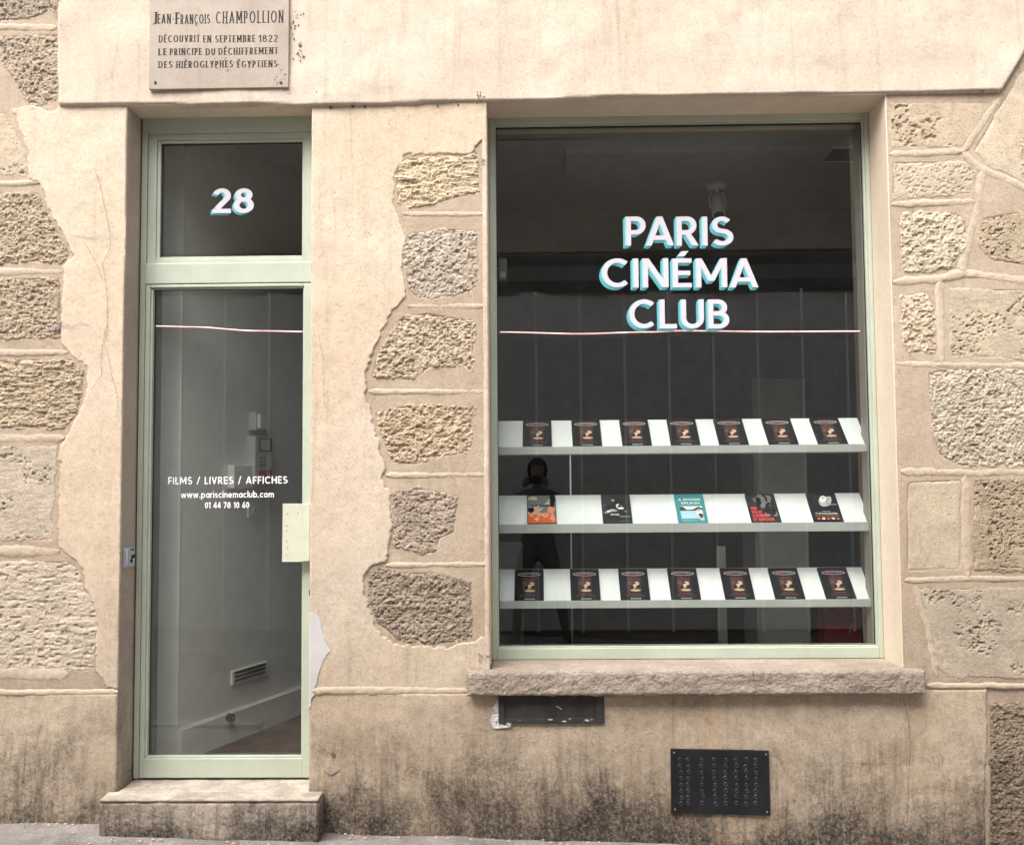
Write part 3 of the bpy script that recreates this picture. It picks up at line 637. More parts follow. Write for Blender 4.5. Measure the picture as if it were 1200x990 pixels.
# --- cracks and scribbles
def hairline(name, pts, wd, mat, yoff, seed=0, jit=0.003):
    pts = [Vector(W(*p)) for p in pts]; dn = []
    for a, b in zip(pts, pts[1:]):
        k = max(2, int((b-a).length/0.006)); dn += [a.lerp(b, i/k) for i in range(k)]
    rn = random.Random(seed); V = []; F = []; o = 0
    for i, p in enumerate(dn):
        o = o*0.8+rn.uniform(-jit, jit)*0.5; wv = wd*rn.uniform(0.25, 1.0)
        t = (dn[min(i+1, len(dn)-1)]-dn[max(i-1, 0)]).normalized(); n = Vector((-t.y, t.x)); q = p+n*o
        V += [(q.x+n.x*wv, -yoff, q.y+n.y*wv), (q.x, -yoff-0.0006, q.y), (q.x-n.x*wv, -yoff, q.y-n.y*wv)]
    for i in range(len(dn)-1):
        for j in (0,1): F.append((i*3+j, i*3+3+j, i*3+4+j, i*3+1+j))
    return mesh(name, V, F, mat, shop)
CR = [([(112,198),(120,225),(126,252),(131,290),(122,310),(127,345),(127,380),(121,405),(120,440),(108,458)],.0011,.0125),
      ([(128,380),(124,400),(132,440),(140,470),(138,492)],.0008,.0125), ([(100,285),(112,305),(122,330)],.0007,.0125),
      ([(375,395),(380,430),(379,460),(383,480)],.0007,.0115), ([(404,180),(398,215)],.0005,.0115),
      ([(1057,818),(1064,845),(1066,880),(1063,920),(1062,965)],.0014,.0125), ([(788,818),(788,876)],.0008,.0125), ([(850,955),(852,988)],.0012,.013),
      ([(540,940),(560,944),(600,946),(640,943),(700,948)],.0011,.0135), ([(500,943),(530,947),(570,946)],.0010,.0135), ([(820,968),(850,975),(890,972)],.0016,.0135), ([(1090,940),(1150,938),(1158,942)],.0010,.0135),
      ([(940,893),(1000,892),(1060,893)],.0006,.0125), ([(150,812),(148,830),(144,850)],.0009,.0125), ([(590,870),(640,868)],.0006,.0125)]
for i, (pl, wd, yo) in enumerate(CR): hairline('crack', pl, wd, M['crack'], yo, i)
for i in range(9):     # the scratched scribble under the sill
    a = (624+random.uniform(0,30), 940-random.uniform(0,30)); hairline('scratch', [a, (a[0]+random.uniform(4,16), a[1]-random.uniform(4,20)), (a[0]+random.uniform(-6,16), a[1]-random.uniform(-4,10))], .0012, M['crack'], .0135, 40+i, .004)
for i in range(4):
    a = (1084+i*5, 886-i*2); hairline('scratch', [a, (a[0]+5, a[1]+8), (a[0]+4, a[1]+17)], .0012, M['crack'], .0125, 60+i)
hairline('crayon_mark', [(85,277),(110,279),(142,275)], .0016, M['bluepen'], .0118, 70, .001)
hairline('crayon_mark', [(55,386),(70,382),(85,384),(95,378),(108,380)], .0022, M['bluepen'], .0125, 71, .006)
hairline('crayon_mark', [(62,388),(74,380),(86,383)], .0025, M['bluepen'], .0125, 72, .009)
hairline('crack', [(878,781),(879,792),(881,802),(880,816)], .0018, M['crack'], .0665, 90)
# little nails and chips under the lintel, rust spots on the plaster
ch = MB()
for (x, y, s) in [(388,127,4),(414,126,3),(428,126,3),(513,125,2),(537,124,2),(384,113,3),(378,112,2),(560,114,2),(568,116,2)]:
    X, Z = W(x, y); sx = s/300; ch = MB(); ch.box(X-sx/2, X+sx/2, -0.022 if y < 120 else -0.014, -0.005, Z-sx*.4, Z+sx*.4, sx*.15); ch.build('rusty_nail', M['ironring'], shop)
for k, (x, y, n, sp) in enumerate([(345,30,16,14),(352,62,18,10),(384,112,10,9),(68,8,34,13),(146,692,6,6),(563,768,5,4),(562,117,8,7),(1150,112,6,8),(563,190,9,7)]):
    b = MB(); rn = random.Random(k)
    for i in range(n):
        X, Z = W(x+rn.gauss(0, sp*.35), y+rn.gauss(0, sp*.5)); r = rn.uniform(.001, .0042); yb = -0.0235 if y < 120 else -0.0115
        pts = [(X+r*math.cos(q*1.05)*rn.uniform(.5,1.2), Z+r*math.sin(q*1.05)*rn.uniform(.5,1.2)) for q in range(6)]
        b.prism(pts, yb-0.0012-rn.uniform(0,.0005), yb+0.004)
    b.build('chipped_spot', M['crack'], shop)['kind'] = 'stuff'
# diamond shaped chip and drill hole by the door
b = MB(); b.prism(WP([(380,901),(388,896),(398,901),(389,907)]), -0.0145, -0.004); b.build('patched_hole', M['sill'], shop)
b = MB(); b.prism(WP([(388,882),(391,880),(394,883),(391,887)]), -0.0135, -0.004); b.build('drill_hole', M['crack'], shop)

# crumbs of mortar and grit along the foot of the wall
b = MB(); rn = random.Random(9)
for i in range(420):
    x = rn.uniform(-2.6, 2.4); y = -.012-abs(rn.gauss(0, .03)) if rn.random() < .7 else -rn.uniform(.02, .3); r = rn.choice([.0015,.002,.003,.004,.007]); z = ground_z(x)+.004
    if -1.85 < x < -.84 and y > -.15: y -= .14
    bm_ = bmesh.new(); bmesh.ops.create_icosphere(bm_, subdivisions=1, radius=r)
    for v in bm_.verts: v.co = Vector((x+v.co.x*rn.uniform(.7,1.5), y+v.co.y*rn.uniform(.7,1.3), z+v.co.z*rn.uniform(.4,.9)))
    b.bm(bm_)
tag(b.build('grit', M['joint']), 'loose grit and mortar crumbs along the foot of the wall', 'grit', kind='stuff')

# ================================================================== window sill and step
def rough_block(name, parent, x0, x1, y0, y1, z0, z1, mat, res=0.008, amp=0.003, seed=1, b=0.006, on_rough=1.0):
    """box as six noisy grids, worn along the arrises"""
    V = []; F = []
    def face(o, u, v, n, lu, lv):
        nu = max(2, int(lu/res)); nv = max(2, int(lv/res)); s = len(V)
        for j in range(nv+1):
            for i in range(nu+1):
                p = Vector(o)+Vector(u)*(lu*i/nu)+Vector(v)*(lv*j/nv); V.append(p)
        for j in range(nv):
            for i in range(nu): F.append((s+j*(nu+1)+i, s+j*(nu+1)+i+1, s+(j+1)*(nu+1)+i+1, s+(j+1)*(nu+1)+i))
    lx, ly, lz = x1-x0, y1-y0, z1-z0
    face((x0,y0,z0),(1,0,0),(0,0,1),0,lx,lz); face((x0,y0,z1),(1,0,0),(0,1,0),0,lx,ly); face((x1,y0,z0),(0,1,0),(0,0,1),0,ly,lz)
    face((x0,y1,z0),(0,-1,0),(0,0,1),0,ly,lz); face((x0,y1,z0),(1,0,0),(0,-1,0),0,lx,ly)
    P = np.array([tuple(p) for p in V]); c = np.array([(x0+x1)/2,(y0+y1)/2,(z0+z1)/2]); h = np.array([lx,ly,lz])/2
    d = h-np.abs(P-c); srt = np.sort(d, 1); near = np.clip(1-srt[:,1]/(b*2.2), 0, 1)      # distance to nearest arris
    n1 = fbm(P[:,0]+P[:,1]*.7, P[:,2]+P[:,1]*.9, 22, 4, .6, seed)+.9*(.3-np.abs(fbm(P[:,0]+P[:,1]*.7, (P[:,2]+P[:,1]*.9)*1.6, 48, 3, .6, seed+9)))*(on_rough); n2 = fbm(P[:,0]*1.0+P[:,1], P[:,2]+P[:,1]*.5, 8, 3, .6, seed+3)
    sgn = np.sign(P-c); face_ax = np.argmin(d, 1)
    disp = amp*n1*1.3 - near**2*b*(0.7+1.4*np.abs(n2))
    on = d < 1e-6
    P2 = P + sgn*on*disp[:,None]
    bmx = bmesh.new(); vs = [bmx.verts.new(p) for p in P2]
    for f in F: bmx.faces.new([vs[i] for i in f])
    bmesh.ops.remove_doubles(bmx, verts=bmx.verts, dist=1e-5); bmesh.ops.recalc_face_normals(bmx, faces=bmx.faces)
    mb = MB(); mb.bm(bmx); return mb.build(name, mat, parent, True)
sx0, _ = W(547,790,-.065); sx1, _ = W(1086,795,-.065)
szt = W(800,772,YW)[1]; szb = W(800,815,-.065)[1]
rough_block('window_sill', shop, sx0, sx1, -.065, -0.004, szb, szt, M['sill'], 0.0036, 0.0044, 3, 0.0070)
rough_block('window_sill', shop, XPR+.002, XWR-.006, -0.0035, 0.30, szb+.004, szt-.0015, M['sill'], 0.008, 0.001, 5, 0.002)

zst = W(260,912,YD)[1]
step = thing('doorstep', 'low stone doorstep with grimy front and pale worn top slab below the glass door', 'doorstep', (W(245,980,-.12)[0], -.07, .04))
_a, _b = W(115,935,-.12)[0], W(374,935,-.12)[0]
rough_block('riser', step, _a+.002, _b-.003, -.118, -0.012, -0.16, zst-.0175, M['step'], 0.005, 0.0028, 9, 0.005)
rough_block('top_slab', step, _a, _b, -.123, -0.0125, zst-.0165, zst-.004, M['slab'], 0.0045, 0.0022, 13, 0.0055)
thr = rough_block('threshold', shop, XL+.006, XDR-.002, -0.0118, 0.25, -0.1, zst-.006, M['slab'], 0.008, 0.0012, 10, 0.003)

# ================================================================== door with fanlight
def bar(mb, pa, pb, Y0, Y1, b=0.003):
    """frame member between two photo-measured corners on plane Y0"""
    x0, z1 = W(*pa, Y0); x1, z0 = W(*pb, Y0); mb.box(x0, x1, Y0, Y1, z0, z1, b)
ddoor = bpy.data.objects.new('door', None); C.objects.link(ddoor); ddoor.parent = shop; ddoor.location = Vector((-1.35, YD, zst))-shop.location
dx0, dx1 = W(161,600,YD)[0], XDR+0.05
gx0, gx1 = W(178.5,600,YD+.03)[0], W(355.5,600,YD+.03)[0]
zd_t = W(260,333,YD)[1]; zg_t = W(260,338,YD)[1]; zg_b = W(260,886,YD)[1]; zt_b = W(260,299,YD)[1]; zt_t = W(260,167,YD)[1]; zf_t = ZT+0.03
fr = MB()
fr.box(XL+.004+.006, dx0+.022, YD, YD+.09, zst, zf_t, .003)                # left jamb
fr.box(XDR-.030, XDR+.01, YD, YD+.09, zst, zf_t, .003)                    # right jamb
fr.box(dx0+.022, XDR-.030, YD+.001, YD+.09, zt_t+.045, zf_t, .003)        # head
fr.box(dx0+.022, XDR-.030, YD-.006, YD+.09, zd_t+.003, zt_b-.035, .004)   # transom bar
fr.build('frame', M['mint'], ddoor)
fl = MB()                                                                # fanlight sash with stepped moulding
tx0, tx1 = W(191,230,YD+.03)[0], W(354,230,YD+.03)[0]
def ring(mb, x0, x1, z0, z1, wl, wr, wb, wt, Ya, Yb, b=.002):
    mb.box(x0, x0+wl, Ya, Yb, z0, z1, b); mb.box(x1-wr, x1, Ya, Yb, z0, z1, b)
    mb.box(x0+wl-.0005, x1-wr+.0005, Ya+.0008, Yb, z0, z0+wb, b); mb.box(x0+wl-.0005, x1-wr+.0005, Ya+.0008, Yb, z1-wt, z1, b)
ring(fl, dx0+.024, XDR-.031, zt_b-.034, zt_t+.044, tx0-.022-dx0-.024, XDR-.031-tx1-.012, .020, .026, YD+.008, YD+.07)
ring(fl, tx0-.022, tx1+.012, zt_b-.014, zt_t+.018, .016, .008, .012, .014, YD+.016, YD+.06)
fl.build('fanlight_sash', M['mint'], ddoor)
gk = MB(); ring(gk, tx0-.0055, tx1+.0035, zt_b-.0015, zt_t+.0035, .0055, .0035, .0015, .0045, YD+.024, YD+.034, 0); gk.build('glazing_seal', M['black'], ddoor)
def pane(name, parent, x0, x1, z0, z1, Y):
    mb = MB(); mb.quad([(x0,Y,z0),(x1,Y,z0),(x1,Y,z1),(x0,Y,z1)]); return mb.build(name, M['glass'], parent)
pane('pane', ddoor, tx0-.006, tx1+.004, zt_b-.006, zt_t+.004, YD+.034)
lf = MB()
ring(lf, dx0+.025, XDR-.0315, zst+.004, zd_t, gx0-dx0-.025-.010, XDR-.0315-gx1-.006, zg_b-zst-.012, zd_t-zg_t-.006, YD-.004, YD+.045, .003)
ring(lf, gx0-.010, gx1+.006, zg_b-.008, zg_t+.006, .010, .006, .008, .006, YD+.006, YD+.04, .002)
lf.build('leaf', M['mint'], ddoor)
gk = MB(); gk.box(gx0+.01, gx1-.01, YD+.0055, YD+.007, zg_b-.0125, zg_b-.0100); gk.build('rail_groove', M['black'], ddoor)
ring(gk2 := MB(), gx0-.0002, gx1+.0002, zg_b-.0002, zg_t+.0002, .0025, .0012, .001, .0028, YD+.026, YD+.032, 0); gk2.build('glazing_seal', M['black'], ddoor)
pane('pane', ddoor, gx0-.004, gx1+.004, zg_b-.004, zg_t+.004, YD+.033)
# pull handle: a folded pale plate box standing off the stile
hx0, hz1 = W(331,590,YD-.05); hx1, hz0 = W(354,658,YD-.05)
hd = MB(); hd.prism([(hx0,hz0),(hx0+.002,hz1),(hx1,hz1),(hx1+.001,hz0)], YD-.052, YD-.040)
hd.v += []; hd.box(hx1-.006, hx1+.034, YD-.0515, YD-.006, hz0+.0007, hz1-.0007, .004); hd.box(hx0+.01, hx1-.007, YD-.0395, YD-.030, hz0+.004, hz1-.004, .002)
h = hd.build('handle', M['mint_pale'], ddoor)
for zz in (hz0+.05, (hz0+hz1)/2, hz1-.04): hb = MB(); hb.box(hx1+.030, hx1+.046, YD-.03, YD-.002, zz-.012, zz+.012, .002); hb.build('handle_bracket', M['ironring'], ddoor)
for (x, y) in ((337,602),(349,601),(336,616),(336,622),(336,634),(337,641),(336,650)):
    X, Z = W(x, y, YD-.052); rv = MB(); rv.tube([(X,YD-.0515,Z),(X,YD-.054,Z)], .0022, 6); rv.build('handle_rivet', M['ironring'], ddoor)
lt = MB(); lx, lz = W(364,694,YD-.02); lt.box(lx-.006, lx+.006, YD-.03, YD, lz-.012, lz+.012, .003); lt.build('latch', M['ironring'], ddoor)
# lettering on the door glass
tm = MB(); GB = Glyphs(.165)
def ptext(mb, gl, text, px0, px1, pbase, ph, Y, track=.12, mi=0):
    x0, z0 = W(px0, pbase, Y); x1, _ = W(px1, pbase, Y); _, z1 = W(px0, pbase-ph, Y)
    letters(mb, gl, text, x0, z0, z1-z0, Y, x1-x0, track, mi)
YG = YD+.0325
ptext(tm, Glyphs(.17), 'FILMS / LIVRES / AFFICHES', 197, 337, 567.5, 8.6, YG, .16)
tm.build('lettering', M['txtb'], ddoor)['kind'] = 'stuff'
tm = MB(); ptext(tm, Glyphs(.17), 'www.pariscinemaclub.com', 212, 321, 583.5, 7.6, YG, .11); tm.build('lettering', M['txtb'], ddoor)['kind'] = 'stuff'
tm = MB(); ptext(tm, Glyphs(.19), '01 44 78 10 60', 240, 292, 595.5, 7.2, YG, .13); tm.build('lettering', M['txtb'], ddoor)['kind'] = 'stuff'
def blocktext(parent, text, px0, px1, pbase, ph, Y, wgt, ex=4.0, track=.12, kern={}):
    """white letters with a turquoise block shade falling to the lower left, all flat vinyl; one object per letter"""
    G_ = Glyphs(wgt, .92, False, 1.12); adv = [G_.get(c)[0] for c in text]; wd = sum(adv)+sum(track+kern.get(k, 0) for k in range(len(text)-1)); x = 0
    for i, c in enumerate(text):
        a = px0+(px1-px0)*x/wd; b = px0+(px1-px0)*(x+adv[i])/wd; x += adv[i]+track+kern.get(i, 0); tb = MB(); n = 9
        for k in range(n):
            s = ex*(1-k/n); ptext(tb, G_, c, a-s, b-s, pbase+s*.95, ph, Y-.0001-k*.00050, track, 0)
        ptext(tb, G_, c, a-ex*.45, b-ex*.45, pbase+ex*.1, ph, Y-.0048, track, 2)
        ptext(tb, G_, c, a, b, pbase, ph, Y-.0055, track, 1)
        tb.build('letter' if c.isalpha() else 'numeral', [M['cyan'], M['txt'], M['cyan2']], parent)
# plain lettering for "28"
blocktext(ddoor, '28', 249.5, 297.5, 250, 29, YD+.033, .185, 2.6, .10)

# ================================================================== display window
dwin = bpy.data.objects.new('display_window', None); C.objects.link(dwin); dwin.parent = shop; dwin.location = Vector((.69, YW, szt))-shop.location
wx0, wx1 = W(583,450,YW+.02)[0], W(1017.5,450,YW+.02)[0]
wzb, wzt = W(800,757,YW)[1], W(800,144.5,YW)[1]
fr = MB()
fr.box(XPR+.001, wx0-.008, YW, YW+.08, szt-.001, ZT+.02, .004); fr.box(wx1+.010, XWR-.0055, YW, YW+.08, szt-.001, ZT+.02, .004)
fr.box(wx0-.0085, wx1+.0105, YW+.001, YW+.08, szt-.0005, wzb-.006, .004); fr.box(wx0-.0085, wx1+.0105, YW+.001, YW+.08, wzt+.006, ZT+.02, .004)
fr.build('frame', M['mint'], dwin)
for xa, xb in ((XL-.001, XL+.004), (XDR-.004, XDR+.001)):
    mb = MB(); mb.box(xa, xb, YD+.0895, .43, zst, ZT-.002); mb.build('inner_lining', M['panel'], ddoor)
for xa, xb in ((XPR-.001, XPR+.004), (XWR-.0045, XWR+.001)):
    mb = MB(); mb.box(xa, xb, YW+.081, .43, .56, ZT+.02); mb.build('inner_lining', M['panel'], dwin)

bd = MB(); ring(bd, wx0-.0085, wx1+.0105, wzb-.006, wzt+.006, .008, .010, .006, .006, YW+.010, YW+.06, .002); bd.build('glazing_bead', M['mint'], dwin)
gk = MB(); ring(gk, wx0-.0006, wx1+.0006, wzb-.0003, wzt+.0003, .003, .003, .002, .006, YW+.024, YW+.030, 0); gk.build('glazing_seal', M['black'], dwin)
pane('pane', dwin, wx0-.004, wx1+.004, wzb-.004, wzt+.004, YW+.036)
YGW = YW+.0355
blocktext(dwin, 'PARIS', 734, 859.5, 288, 34, YGW, .166, 3.6, .14, {0:-.12,1:-.03})
blocktext(dwin, 'CINÉMA', 706, 889, 337, 34, YGW, .166, 3.6, .15, {4:-.05})
blocktext(dwin, 'CLUB', 738, 855, 385, 34, YGW, .166, 3.6, .16)

# ================================================================== lit strips behind the glass
def strip(px, Y, label):
    pts = []
    for i in range(len(px)-1):
        (a, b), (c, d) = px[i], px[i+1]
        for k in range(10):
            u = k/10; s = u*u*(3-2*u); x, z = W(a+(c-a)*u, b+(d-b)*s, Y); pts.append((x, Y, z))
    x, z = W(*px[-1], Y); pts.append((x, Y, z))
    t = thing('light_strip', label, 'light strip', pts[len(pts)//2])
    MB().tube(pts, .0020, 8).build('glowing_tube', M['led'], t, True)
    MB().tube([(a, b+.001, c-.0042) for a, b, c in pts], .0022, 6).build('backing_strip', M['ledbase'], t, True)
strip([(586,389),(680,391),(758,389),(800,387.5),(900,388.5),(1008,388)], YW+.09, 'thin glowing pinkish white strip running across behind the big display window')
strip([(183,382),(225,383),(300,387.5),(355,388.5)], YD+.075, 'short glowing pinkish white strip running across behind the door glass')

# ================================================================== plaque
pq = thing('memorial_plaque', 'grey marble memorial plaque with black engraved capitals fixed above the door', 'plaque', (W(256,105)[0], -.03, W(256,105)[1]))
px0, pz0 = W(174,105,-.037); px1, _ = W(338,105,-.037)
mb = MB(); mb.box(px0, px1, -.037, -.0215, pz0, pz0+.62, .0025); mb.build('slab', M['plaque'], pq)
YP = -.0375; mb = MB()
GS = lambda w, nr=.8: Glyphs(w, .5, True, nr)
def pqt(t, a, b, base, hgt, w=.185, nr=.8, track=.2): ptext(mb, GS(w, nr), t, a, b, base, hgt, YP, track)
pqt('J', 178.5, 184, 29, 14.5, .15); pqt('EAN-', 184.5, 204, 28, 11); pqt('F', 205.5, 210.5, 28.5, 13.5); pqt('RANÇOIS', 211.5, 246, 28.5, 11)
pqt('CHAMPOLLION', 253, 332, 28, 14, .15, .74, .24)
pqt('DÉCOUVRIT', 186, 234, 50, 8); pqt('EN', 238, 247.5, 50, 8); pqt('SEPTEMBRE', 252, 299, 50, 8); pqt('1822', 303, 325.5, 49.5, 8, .17, 1)
pqt('LE', 185.5, 195.5, 65, 7.8); pqt('PRINCIPE', 199, 236.5, 65, 7.8); pqt('DU', 241, 252, 65, 7.8); pqt('DÉCHIFFREMENT', 256, 325.5, 64.5, 7.8)
pqt('DES', 185.5, 202, 80, 7.8); pqt('HIÉROGLYPHES', 206.5, 273, 80, 7.8); pqt('ÉGYPTIENS', 278, 325, 79.5, 7.8)
pqt('ICI', 186, 204, -8, 8) if False else None
mb.build('engraved_text', M['ink'], pq)
for (x, y) in ((182,97),(329,97)):
    X, Z = W(x, y, YP); MB().tube([(X, -.0365, Z), (X, -.042, Z)], [.007, .005], 10).build('fixing_screw', M['ironring'], pq)
b = MB(); rn = random.Random(5)
for i in range(46):
    c = (260,75,7,5) if i < 24 else (324,92,8,7)
    X, Z = W(c[0]+rn.gauss(0, c[2]), c[1]+rn.gauss(0, c[3]), YP); r = rn.uniform(.0008, .0035)
    if not (px0 < X < px1 and Z > pz0): continue
    b.prism([(X+r*math.cos(q*1.05)*rn.uniform(.4,1.2), Z+r*math.sin(q*1.05)*rn.uniform(.4,1.2)) for q in range(6)], -.0382-i*.00001, -.036)
o = b.build('lichen_spots', M['crack'], pq); o['kind'] = 'stuff'

# ================================================================== keypad on the door reveal
kx = XL+.0045
kp = thing('entry_keypad', 'small white doorbell plate with a blue grey button on the left door reveal', 'doorbell', (kx, .06, W(150,666,.05)[1]))
z0, z1 = W(150,665,.06)[1], W(150,640,.06)[1]; y0, y1 = .012, .125
mb = MB(); mb.box(kx, kx+.008, y0, y1, z0, z1, .002); mb.build('backplate', M['steel'], kp)
mb = MB(); mb.box(kx+.008, kx+.0095, y0+.004, y1-.004, z0+.004, z1-.004, .0005); mb.build('face_label', M['plastic'], kp)
mb = MB(); mb.box(kx+.0095, kx+.017, y0+.012, y0+.045, z0+.012, z1-.012, .003); mb.build('button', M['bluegrey'], kp)
mb = MB(); mb.tube([(kx+.0095, y0+.08, z0+.05), (kx+.016, y0+.08, z0+.04)], [.012,.008], 8); mb.tube([(kx+.0095, y0+.068, z0+.028), (kx+.014, y0+.068, z0+.028)], .009, 8)
mb.box(kx+.0096, kx+.0105, y0+.06, y0+.07, z1-.02, z1-.010); mb.box(kx+.0096, kx+.0105, y0+.08, y0+.095, z1-.022, z1-.010); mb.build('printed_symbol', M['ink'], kp)

# ================================================================== slot and vent plate under the sill
sl_ = thing('wall_slot', 'long dark recessed letter slot framed in chipped grey metal just under the window sill', 'slot', (*W(645,845)[:1], -.01, W(645,846)[1]))
x0, z1 = W(584,812,-.014); x1, z0 = W(708,847,-.014)
mb = MB(); mb.box(x0, x0+.026, -.022, -.008, z0, z1, .002); mb.box(x1-.034, x1, -.022, -.008, z0, z1, .002); mb.box(x0+.0255, x1-.0335, -.0215, -.008, z0, z0+.022, .002)
mb.build('slot_frame', M['slotiron'], sl_)
mb = MB(); mb.box(x0+.026, x1-.034, -.0135, -.0095, z0+.022, z1); mb.build('shutter', M['slotiron'], sl_)
mb = MB(); rn = random.Random(3)
for i in range(11):
    X = x0+.06+rn.choice([.02,.16,.2,.24,.3])+rn.gauss(0,.018); Z = z0+rn.uniform(.003, .02); r = rn.uniform(.0012, .0055); mb.prism([(X-r*2,Z-r*.3),(X,Z-r*.5),(X+r*2.2,Z),(X+r,Z+r*.5),(X-r,Z+r*.4)], -.0226-i*.00002, -.02)
X, Z = W(655,829,-.014); mb.prism([(X-.012,Z+.006),(X+.012,Z-.008),(X+.012,Z-.004),(X-.010,Z+.009)], -.0145, -.013)
mb.build('paint_flakes', M['dirtwhite'], sl_)['kind'] = 'stuff'
relief('render_bulge', sl_, WP([(577,826),(584,815),(588,824),(590,840),(600,844),(600,852),(578,854),(574,846)]), M['dirtwhite'], .018, .003, .006, 'rough', .003, .003, 77)

vt = thing('vent_plate', 'black perforated iron vent plate screwed low on the wall under the display window', 'vent', (W(845,955)[0], -.012, W(845,955)[1]))
vp = WP([(786,877.5),(901,879.5),(903,955.5),(787,952)], -.02)
mb = MB(); mb.prism(vp[::-1], -.020, -.006)
o = mb.build('plate', M['iron'], vt); bv = o.modifiers.new('bevel', 'BEVEL'); bv.width = .0015; bv.segments = 2
rg = MB(); hl = MB()
cols = [798,807,823,837.5,851,863.5,875,886]
for ci, cx in enumerate(cols):
    for ri in range(8):
        X, Z = W(cx+random.uniform(-1,1)+(ri-4)*.1, 890+ri*7.3+random.uniform(-.8,.8), -.021); r = .0085; q = []
        for k in range(12): a = 2*math.pi*k/12; q.append((math.cos(a), math.sin(a)))
        for k in range(12):
            a, b_ = q[k], q[(k+1) % 12]
            rg.quad([(X+a[0]*r, -.0202, Z+a[1]*r*1.15), (X+b_[0]*r, -.0202, Z+b_[1]*r*1.15), (X+b_[0]*r*.78, -.0222, Z+b_[1]*r*.9), (X+a[0]*r*.78, -.0222, Z+a[1]*r*.9)])
            rg.quad([(X+a[0]*r*.78, -.0222, Z+a[1]*r*.9), (X+b_[0]*r*.78, -.0222, Z+b_[1]*r*.9), (X+b_[0]*r*.66, -.0203, Z+b_[1]*r*.76), (X+a[0]*r*.66, -.0203, Z+a[1]*r*.76)])
        hl.quad([(X+a[0]*r*.64, -.0205, Z+a[1]*r*.75) for a in q])
rg.build('hole_rims', M['ironring'], vt, True)['kind'] = 'stuff'; hl.build('holes', M['black'], vt)['kind'] = 'stuff'
for (x, y) in ((790,881.5),(898,883.5),(899,951),(791,948)):
    X, Z = W(x, y, -.021); MB().tube([(X,-.0198,Z),(X,-.023,Z)], [.0045,.0035], 8).build('screw', M['steel'], vt)

# ================================================================== interior of the shop (rooms behind the glass)
FZ = zst-.01
inn = MB(); 
YI0, YI1 = .42, 3.6
CZ = EYE+1.74
room = thing('shop_interior', 'dim shop interior behind the glass, charcoal walls and a pale grey hall wall', 'room', (0.3, 1.5, FZ))
mb = MB(); mb.box(-3.2, 3.0, .425, 3.8, FZ-.05, FZ); mb.build('floor', M['infloor'], room)
mb = MB(); mb.box(-3.2, 3.0, .425, 3.9, CZ, CZ+.1); mb.build('ceiling', M['inceil'], room)
mb = MB(); mb.box(-3.2, 3.0, 3.8, 3.9, FZ, CZ); mb.build('back_wall', M['indark'], room)
mb = MB(); mb.box(2.5, 2.6, .425, 3.8, FZ, CZ); mb.build('side_wall', M['indark'], room)
# front beam: ceiling steps down in two stages, then a paler wall band over the dark opening
bd_ = 2.15
mb = MB(); mb.box(-.45, 2.5, bd_, bd_+.35, EYE+1.46, CZ); mb.build('beam', M['inbeam'], room)
mb = MB(); mb.box(-.45, 2.5, bd_+.35, bd_+.9, EYE+1.36, CZ-.01); mb.build('beam', M['inceil'], room)
mb = MB(); mb.box(-.45, 2.5, bd_+1.0, bd_+1.3, EYE+1.10, CZ-.02); mb.build('beam', M['inceil'], room)
mb = MB(); mb.box(.2, 1.6, .9, 1.25, CZ-.03, CZ+.001); mb.build('ceiling_panel', M['inceil'], room)
# partition between hall and shop
mb = MB(); mb.box(-.72, -.62, .425, 2.8, FZ, CZ); mb.build('partition', M['indark'], room)
# oblique hall wall seen through the door
def obl(s, off=0.0):          # point along the hall wall, off = towards the room
    d = Vector((.4, 1.07, 0)).normalized(); n = Vector((d.y, -d.x, 0)); b_ = Vector((-1.66, .44, 0)) + d*s + n*off; return b_
def oblbox(mb, s0, s1, o0, o1, z0, z1, mi=0):
    P = [obl(s0,o0), obl(s1,o0), obl(s1,o1), obl(s0,o1)]; n = len(mb.v)
    mb.v += [(p.x,p.y,z0) for p in P]+[(p.x,p.y,z1) for p in P]
    for f in ((0,1,2,3),(7,6,5,4),(0,4,5,1),(1,5,6,2),(2,6,7,3),(3,7,4,0)): mb.f.append(tuple(n+i for i in f)); mb.m.append(mi)
mb = MB(); oblbox(mb, 0, 3.6, -.1, 0, FZ, CZ); mb.box(-3.0, -1.66, .43, .47, FZ, CZ)
mb.build('hall_wall', M['inwall'], room)
mb = MB(); oblbox(mb, 0, 3.6, 0, .018, FZ, FZ+.145); oblbox(mb, 0, 3.6, 0, .008, FZ+.145, FZ+.152); mb.build('skirting_board', M['inwall'], room)
# wall fittings, placed on the oblique wall where the sight line meets it
def oblhit(px, py):
    d = _r*((px-600)/FPX) + _u*((495-py)/FPX) + _fw; o = Vector((0,-CAMD,EYE)); b_ = obl(0); dd = Vector((.4,1.07,0)).normalized(); n = Vector((dd.y,-dd.x,0))
    t = (b_-o).dot(n)/d.dot(n); p = o+d*t; return (p-b_).dot(dd), p.z
def fitting(name, label, cat, pa, pb, dep, mat, extra=None):
    s0, z1 = oblhit(*pa); s1, z0 = oblhit(*pb); t = thing(name, label, cat, obl((s0+s1)/2)+Vector((0,0,z0)))
    mb = MB(); oblbox(mb, s0, s1, .001, dep, z0, z1); o = mb.build('housing', mat, t)
    bv = o.modifiers.new('bevel', 'BEVEL'); bv.width = .004; bv.segments = 2
    if extra: extra(t, s0, s1, z0, z1, dep)
    return t
def slats(t, s0, s1, z0, z1, dep):
    for k in range(3):
        mb = MB(); zz = z0+(z1-z0)*(.2+.27*k); oblbox(mb, s0+.02, s1-.02, dep, dep+.003, zz, zz+(z1-z0)*.14); mb.build('slat', M['black'], t)
